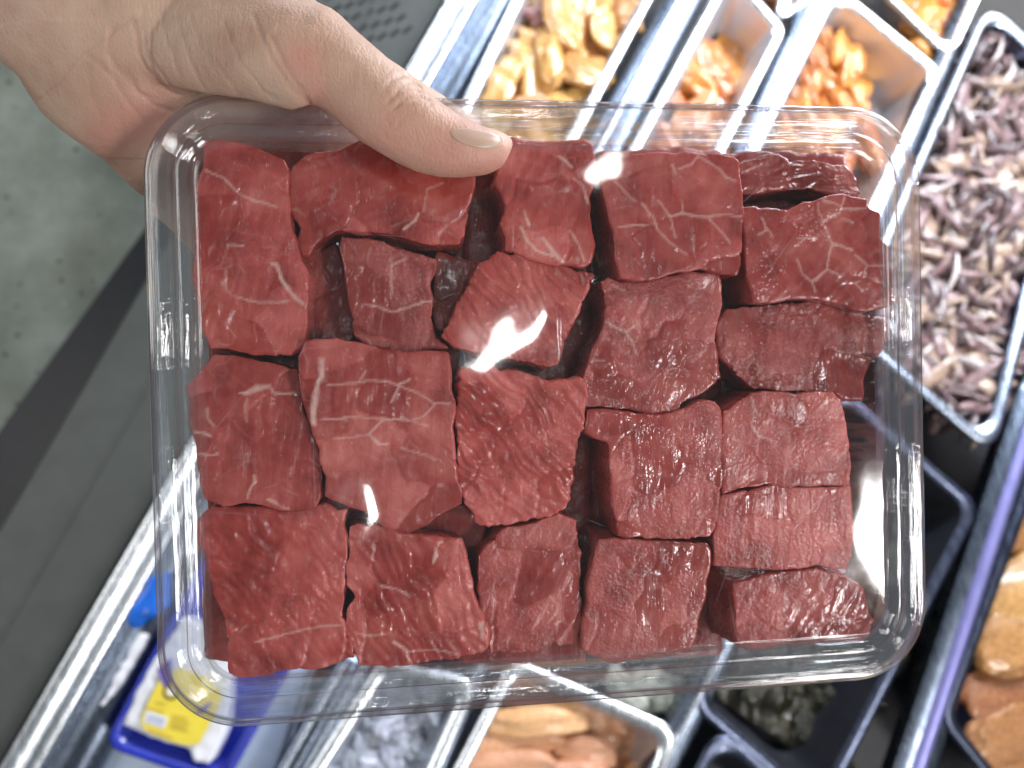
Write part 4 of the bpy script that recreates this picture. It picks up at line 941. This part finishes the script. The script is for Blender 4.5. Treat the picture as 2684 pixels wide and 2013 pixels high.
# thenar mound and thumb
add_loft([((560, -120), (330, 190), .224, .017), ((690, -50), (440, 225), .220, .018), ((800, 0), (560, 245), .216, .018), ((862, 24), (670, 262), .2135, .0165), ((924, 80), (760, 285), .2115, .0145),
          ((968, 119), (812, 268), .2100, .0125), ((1015, 166), (852, 288), .2088, .0112), ((1062, 208), (893, 325), .2080, .0106), ((1100, 240), (931, 361), .2078, .0105), ((1136, 264), (980, 394), .2078, .0105),
          ((1172, 291), (1031, 424), .2080, .0100), ((1212, 316), (1088, 449), .2084, .0094), ((1256, 333), (1147, 461), .2088, .0088), ((1296, 344), (1208, 460), .2092, .0078), ((1326, 358), (1268, 452), .2096, .0062), ((1338, 374), (1310, 434), .2099, .0040)])
# index finger behind the rim
add_loft([((830, 20), (720, 210), .232, .010), ((930, 92), (830, 250), .236, .010), ((1000, 150), (890, 300), .239, .0095), ((1060, 190), (950, 335), .2405, .009), ((1120, 230), (1010, 360), .2415, .009), ((1180, 275), (1075, 385), .242, .0085), ((1230, 302), (1140, 395), .2425, .008), ((1258, 322), (1195, 392), .243, .006)])
# the other three fingers under the tray floor
for o_ in ((640, 380, 1120, 700), (570, 470, 1040, 860), (500, 560, 900, 950)):
    x0, y0, x1, y1 = o_; dx, dy = x1 - x0, y1 - y0; L = math.hypot(dx, dy); nx, ny = -dy / L, dx / L; st = []
    for t, w, dpt in ((-.15, 62, .268), (.15, 66, .272), (.4, 64, .2735), (.65, 60, .273), (.88, 54, .272), (1.0, 34, .271)):
        cx_, cy_ = x0 + dx * t, y0 + dy * t
        st.append(((cx_ - nx * w, cy_ - ny * w), (cx_ + nx * w, cy_ + ny * w), dpt, .0078 if t < .95 else .005))
    add_loft(st)
H0 = P(380, 200, .235)
me = remesh('hand', [v_ - H0 for v_ in HV], HF, .00065, 24, .5)
p = co(me); nn = no(me)
# project every vertex to pixels for creases and flush
CI = CM.inverted(); A3 = np.array(CI.to_3x3()); q = (p + np.array(H0)) @ A3.T + np.array(CI.translation)
pxy = np.c_[CX + F_PX * q[:, 0] / -q[:, 2], CY - F_PX * q[:, 1] / -q[:, 2]]
facing = np.clip((nn @ np.array((CAMLOC - H0).normalized()) - .05) / .3, 0, 1)
crease = np.zeros(len(p)); dsp = np.zeros(len(p))
CRS = [('h', [(880, 150), (885, 240), (900, 330), (960, 430), (1040, 540), (1130, 590)], 12, 1.0), ('h', [(760, 180), (720, 260), (700, 330), (780, 460), (900, 600), (1000, 625)], 10, .7), ('h', [(560, 350), (650, 400), (760, 560), (860, 680), (960, 790)], 8, .6),
       ('h', [(250, 640), (400, 520), (560, 350), (700, 260), (860, 130)], 9, .6), ('h', [(820, 450), (900, 590), (1010, 680), (1130, 710)], 9, .8), ('h', [(980, 200), (1000, 380), (1100, 520), (1160, 590)], 7, .6), ('h', [(1160, 200), (1250, 400), (1330, 560)], 6, .4),
       ('h', [(1350, 350), (1480, 500), (1560, 590)], 6, .35), ('h', [(1460, 160), (1560, 400), (1700, 560), (1790, 620)], 7, .5), ('h', [(1640, 130), (1760, 380), (1880, 560), (2000, 640)], 8, .6), ('h', [(1760, 250), (1850, 430), (1990, 630)], 11, .9), ('h', [(1060, 120), (1090, 300), (1180, 480)], 5, .35),
       ('h', [(1240, 120), (1300, 300), (1420, 480)], 5, .3), ('h', [(930, 60), (920, 200), (1010, 460), (1080, 560)], 8, .6), ('h', [(580, 420), (600, 600), (660, 740)], 6, .35),
       ('t', [(850, 690), (920, 590), (1000, 565), (1060, 590)], 8, .6), ('t', [(890, 750), (960, 670), (1050, 660), (1100, 690)], 8, .8), ('t', [(925, 810), (1000, 745), (1100, 735), (1170, 765)], 9, .9), ('t', [(860, 870), (930, 790), (960, 760)], 7, .5), ('t', [(880, 920), (960, 830), (1040, 790)], 7, .5),
       ('t', [(930, 950), (990, 860), (1080, 820), (1180, 800)], 7, .5), ('t', [(840, 960), (900, 1010), (1000, 1010)], 8, .35), ('t', [(960, 640), (1040, 620), (1100, 650)], 6, .5)]
for c, pts, w, s in CRS:
    d = seg_dist(pxy + np.c_[pn(p * 190), pn(p * 190 + 7)] * 7, cp(c, pts)); k = np.exp(-(d / (w * .62)) ** 2) * s * facing
    crease = np.maximum(crease, k); dsp -= k * .00048
    dsp += np.exp(-((d - 2.2 * w) / (1.5 * w)) ** 2) * s * facing * .00018
dsp += pn(p * 60) * .0005 + pn(p * 190 + 3) * .00015
fl_ = lambda x, y, r: np.exp(-((pxy[:, 0] - x) ** 2 + (pxy[:, 1] - y) ** 2) / r ** 2)
flush = np.clip(fl_(790, 160, 60) * .9 + fl_(400, 290, 90) * .8 + fl_(290, 340, 80) * .6 + fl_(1010, 360, 90) * .7 + fl_(1190, 420, 110) * .75 + fl_(880, 320, 60) * .4 + fl_(1290, 420, 60) * .6 + fl_(830, 250, 40) * .6, 0, 1)
set_co(me, p + nn * dsp[:, None])
a_ = me.attributes.new('crease', 'FLOAT', 'POINT'); a_.data.foreach_set('value', crease)
a_ = me.attributes.new('flush', 'FLOAT', 'POINT'); a_.data.foreach_set('value', flush)
hand = link_mesh('person', me, M['skin'], None, H0)
tag(hand, 'bare hand and wrist gripping the tray corner, thumb pressed on the lid', 'hand')
# thumb nail: a curved plate laid on the thumb
bpy.context.view_layer.update()
bvh = BVHTree.FromPolygons([tuple(x) for x in co(me)], [tuple(pp.vertices) for pp in me.polygons])
nl_top = cp('t', [(1325, 955), (1345, 935), (1400, 922), (1480, 925), (1560, 938), (1640, 958), (1700, 985), (1752, 1022)])
nl_bot = cp('t', [(1335, 975), (1365, 1010), (1410, 1038), (1470, 1058), (1530, 1072), (1600, 1075), (1690, 1062), (1756, 1034)])
gv = []; NU = 5
for (a, b) in zip(nl_top, nl_bot):
    for k in range(NU + 1):
        x, y = a[0] + (b[0] - a[0]) * k / NU, a[1] + (b[1] - a[1]) * k / NU
        # stay on the thumb even where the nail reaches past its outline
        hit = None; xx, yy = x, y
        for it in range(14):
            r = ray(xx, yy); h_ = bvh.ray_cast(CAMLOC - H0, r)
            if h_[0] is not None: hit = h_; break
            xx += (1180 - xx) * .04; yy += (400 - yy) * .06
        dpt = .2 if hit is None else -(CI @ (hit[0] + H0)).z
        gv.append(P(x, y, dpt - .00022))
gf = [(i * (NU + 1) + k, i * (NU + 1) + k + 1, (i + 1) * (NU + 1) + k + 1, (i + 1) * (NU + 1) + k) for i in range(len(nl_top) - 1) for k in range(NU)]
nm = NT('thumb_nail')
at = nm.n('ShaderNodeAttribute', attribute_name='tip')
nm.set(Base_Color=nm.mix(at.outputs['Fac'], (.46, .305, .235), (.53, .45, .36)), Roughness=.28, Subsurface_Weight=.2, Subsurface_Scale=.002, Normal=nm.bump(nm.noise(nm.coord(), 300, 2), .1, .0003))
nail = mesh('nail', [g_ - H0 for g_ in gv], gf, nm.m, hand)
a_ = nail.data.attributes.new('tip', 'FLOAT', 'POINT')
a_.data.foreach_set('value', [min(1, max(0, (i / (len(nl_top) - 1) - .74 + .22 * (k / NU - .4)) / .12)) for i in range(len(nl_top)) for k in range(NU + 1)])
md = nail.modifiers.new('t', 'SOLIDIFY'); md.thickness = .0004; md.offset = -1
md = nail.modifiers.new('s', 'SUBSURF'); md.levels = 2; md.render_levels = 2
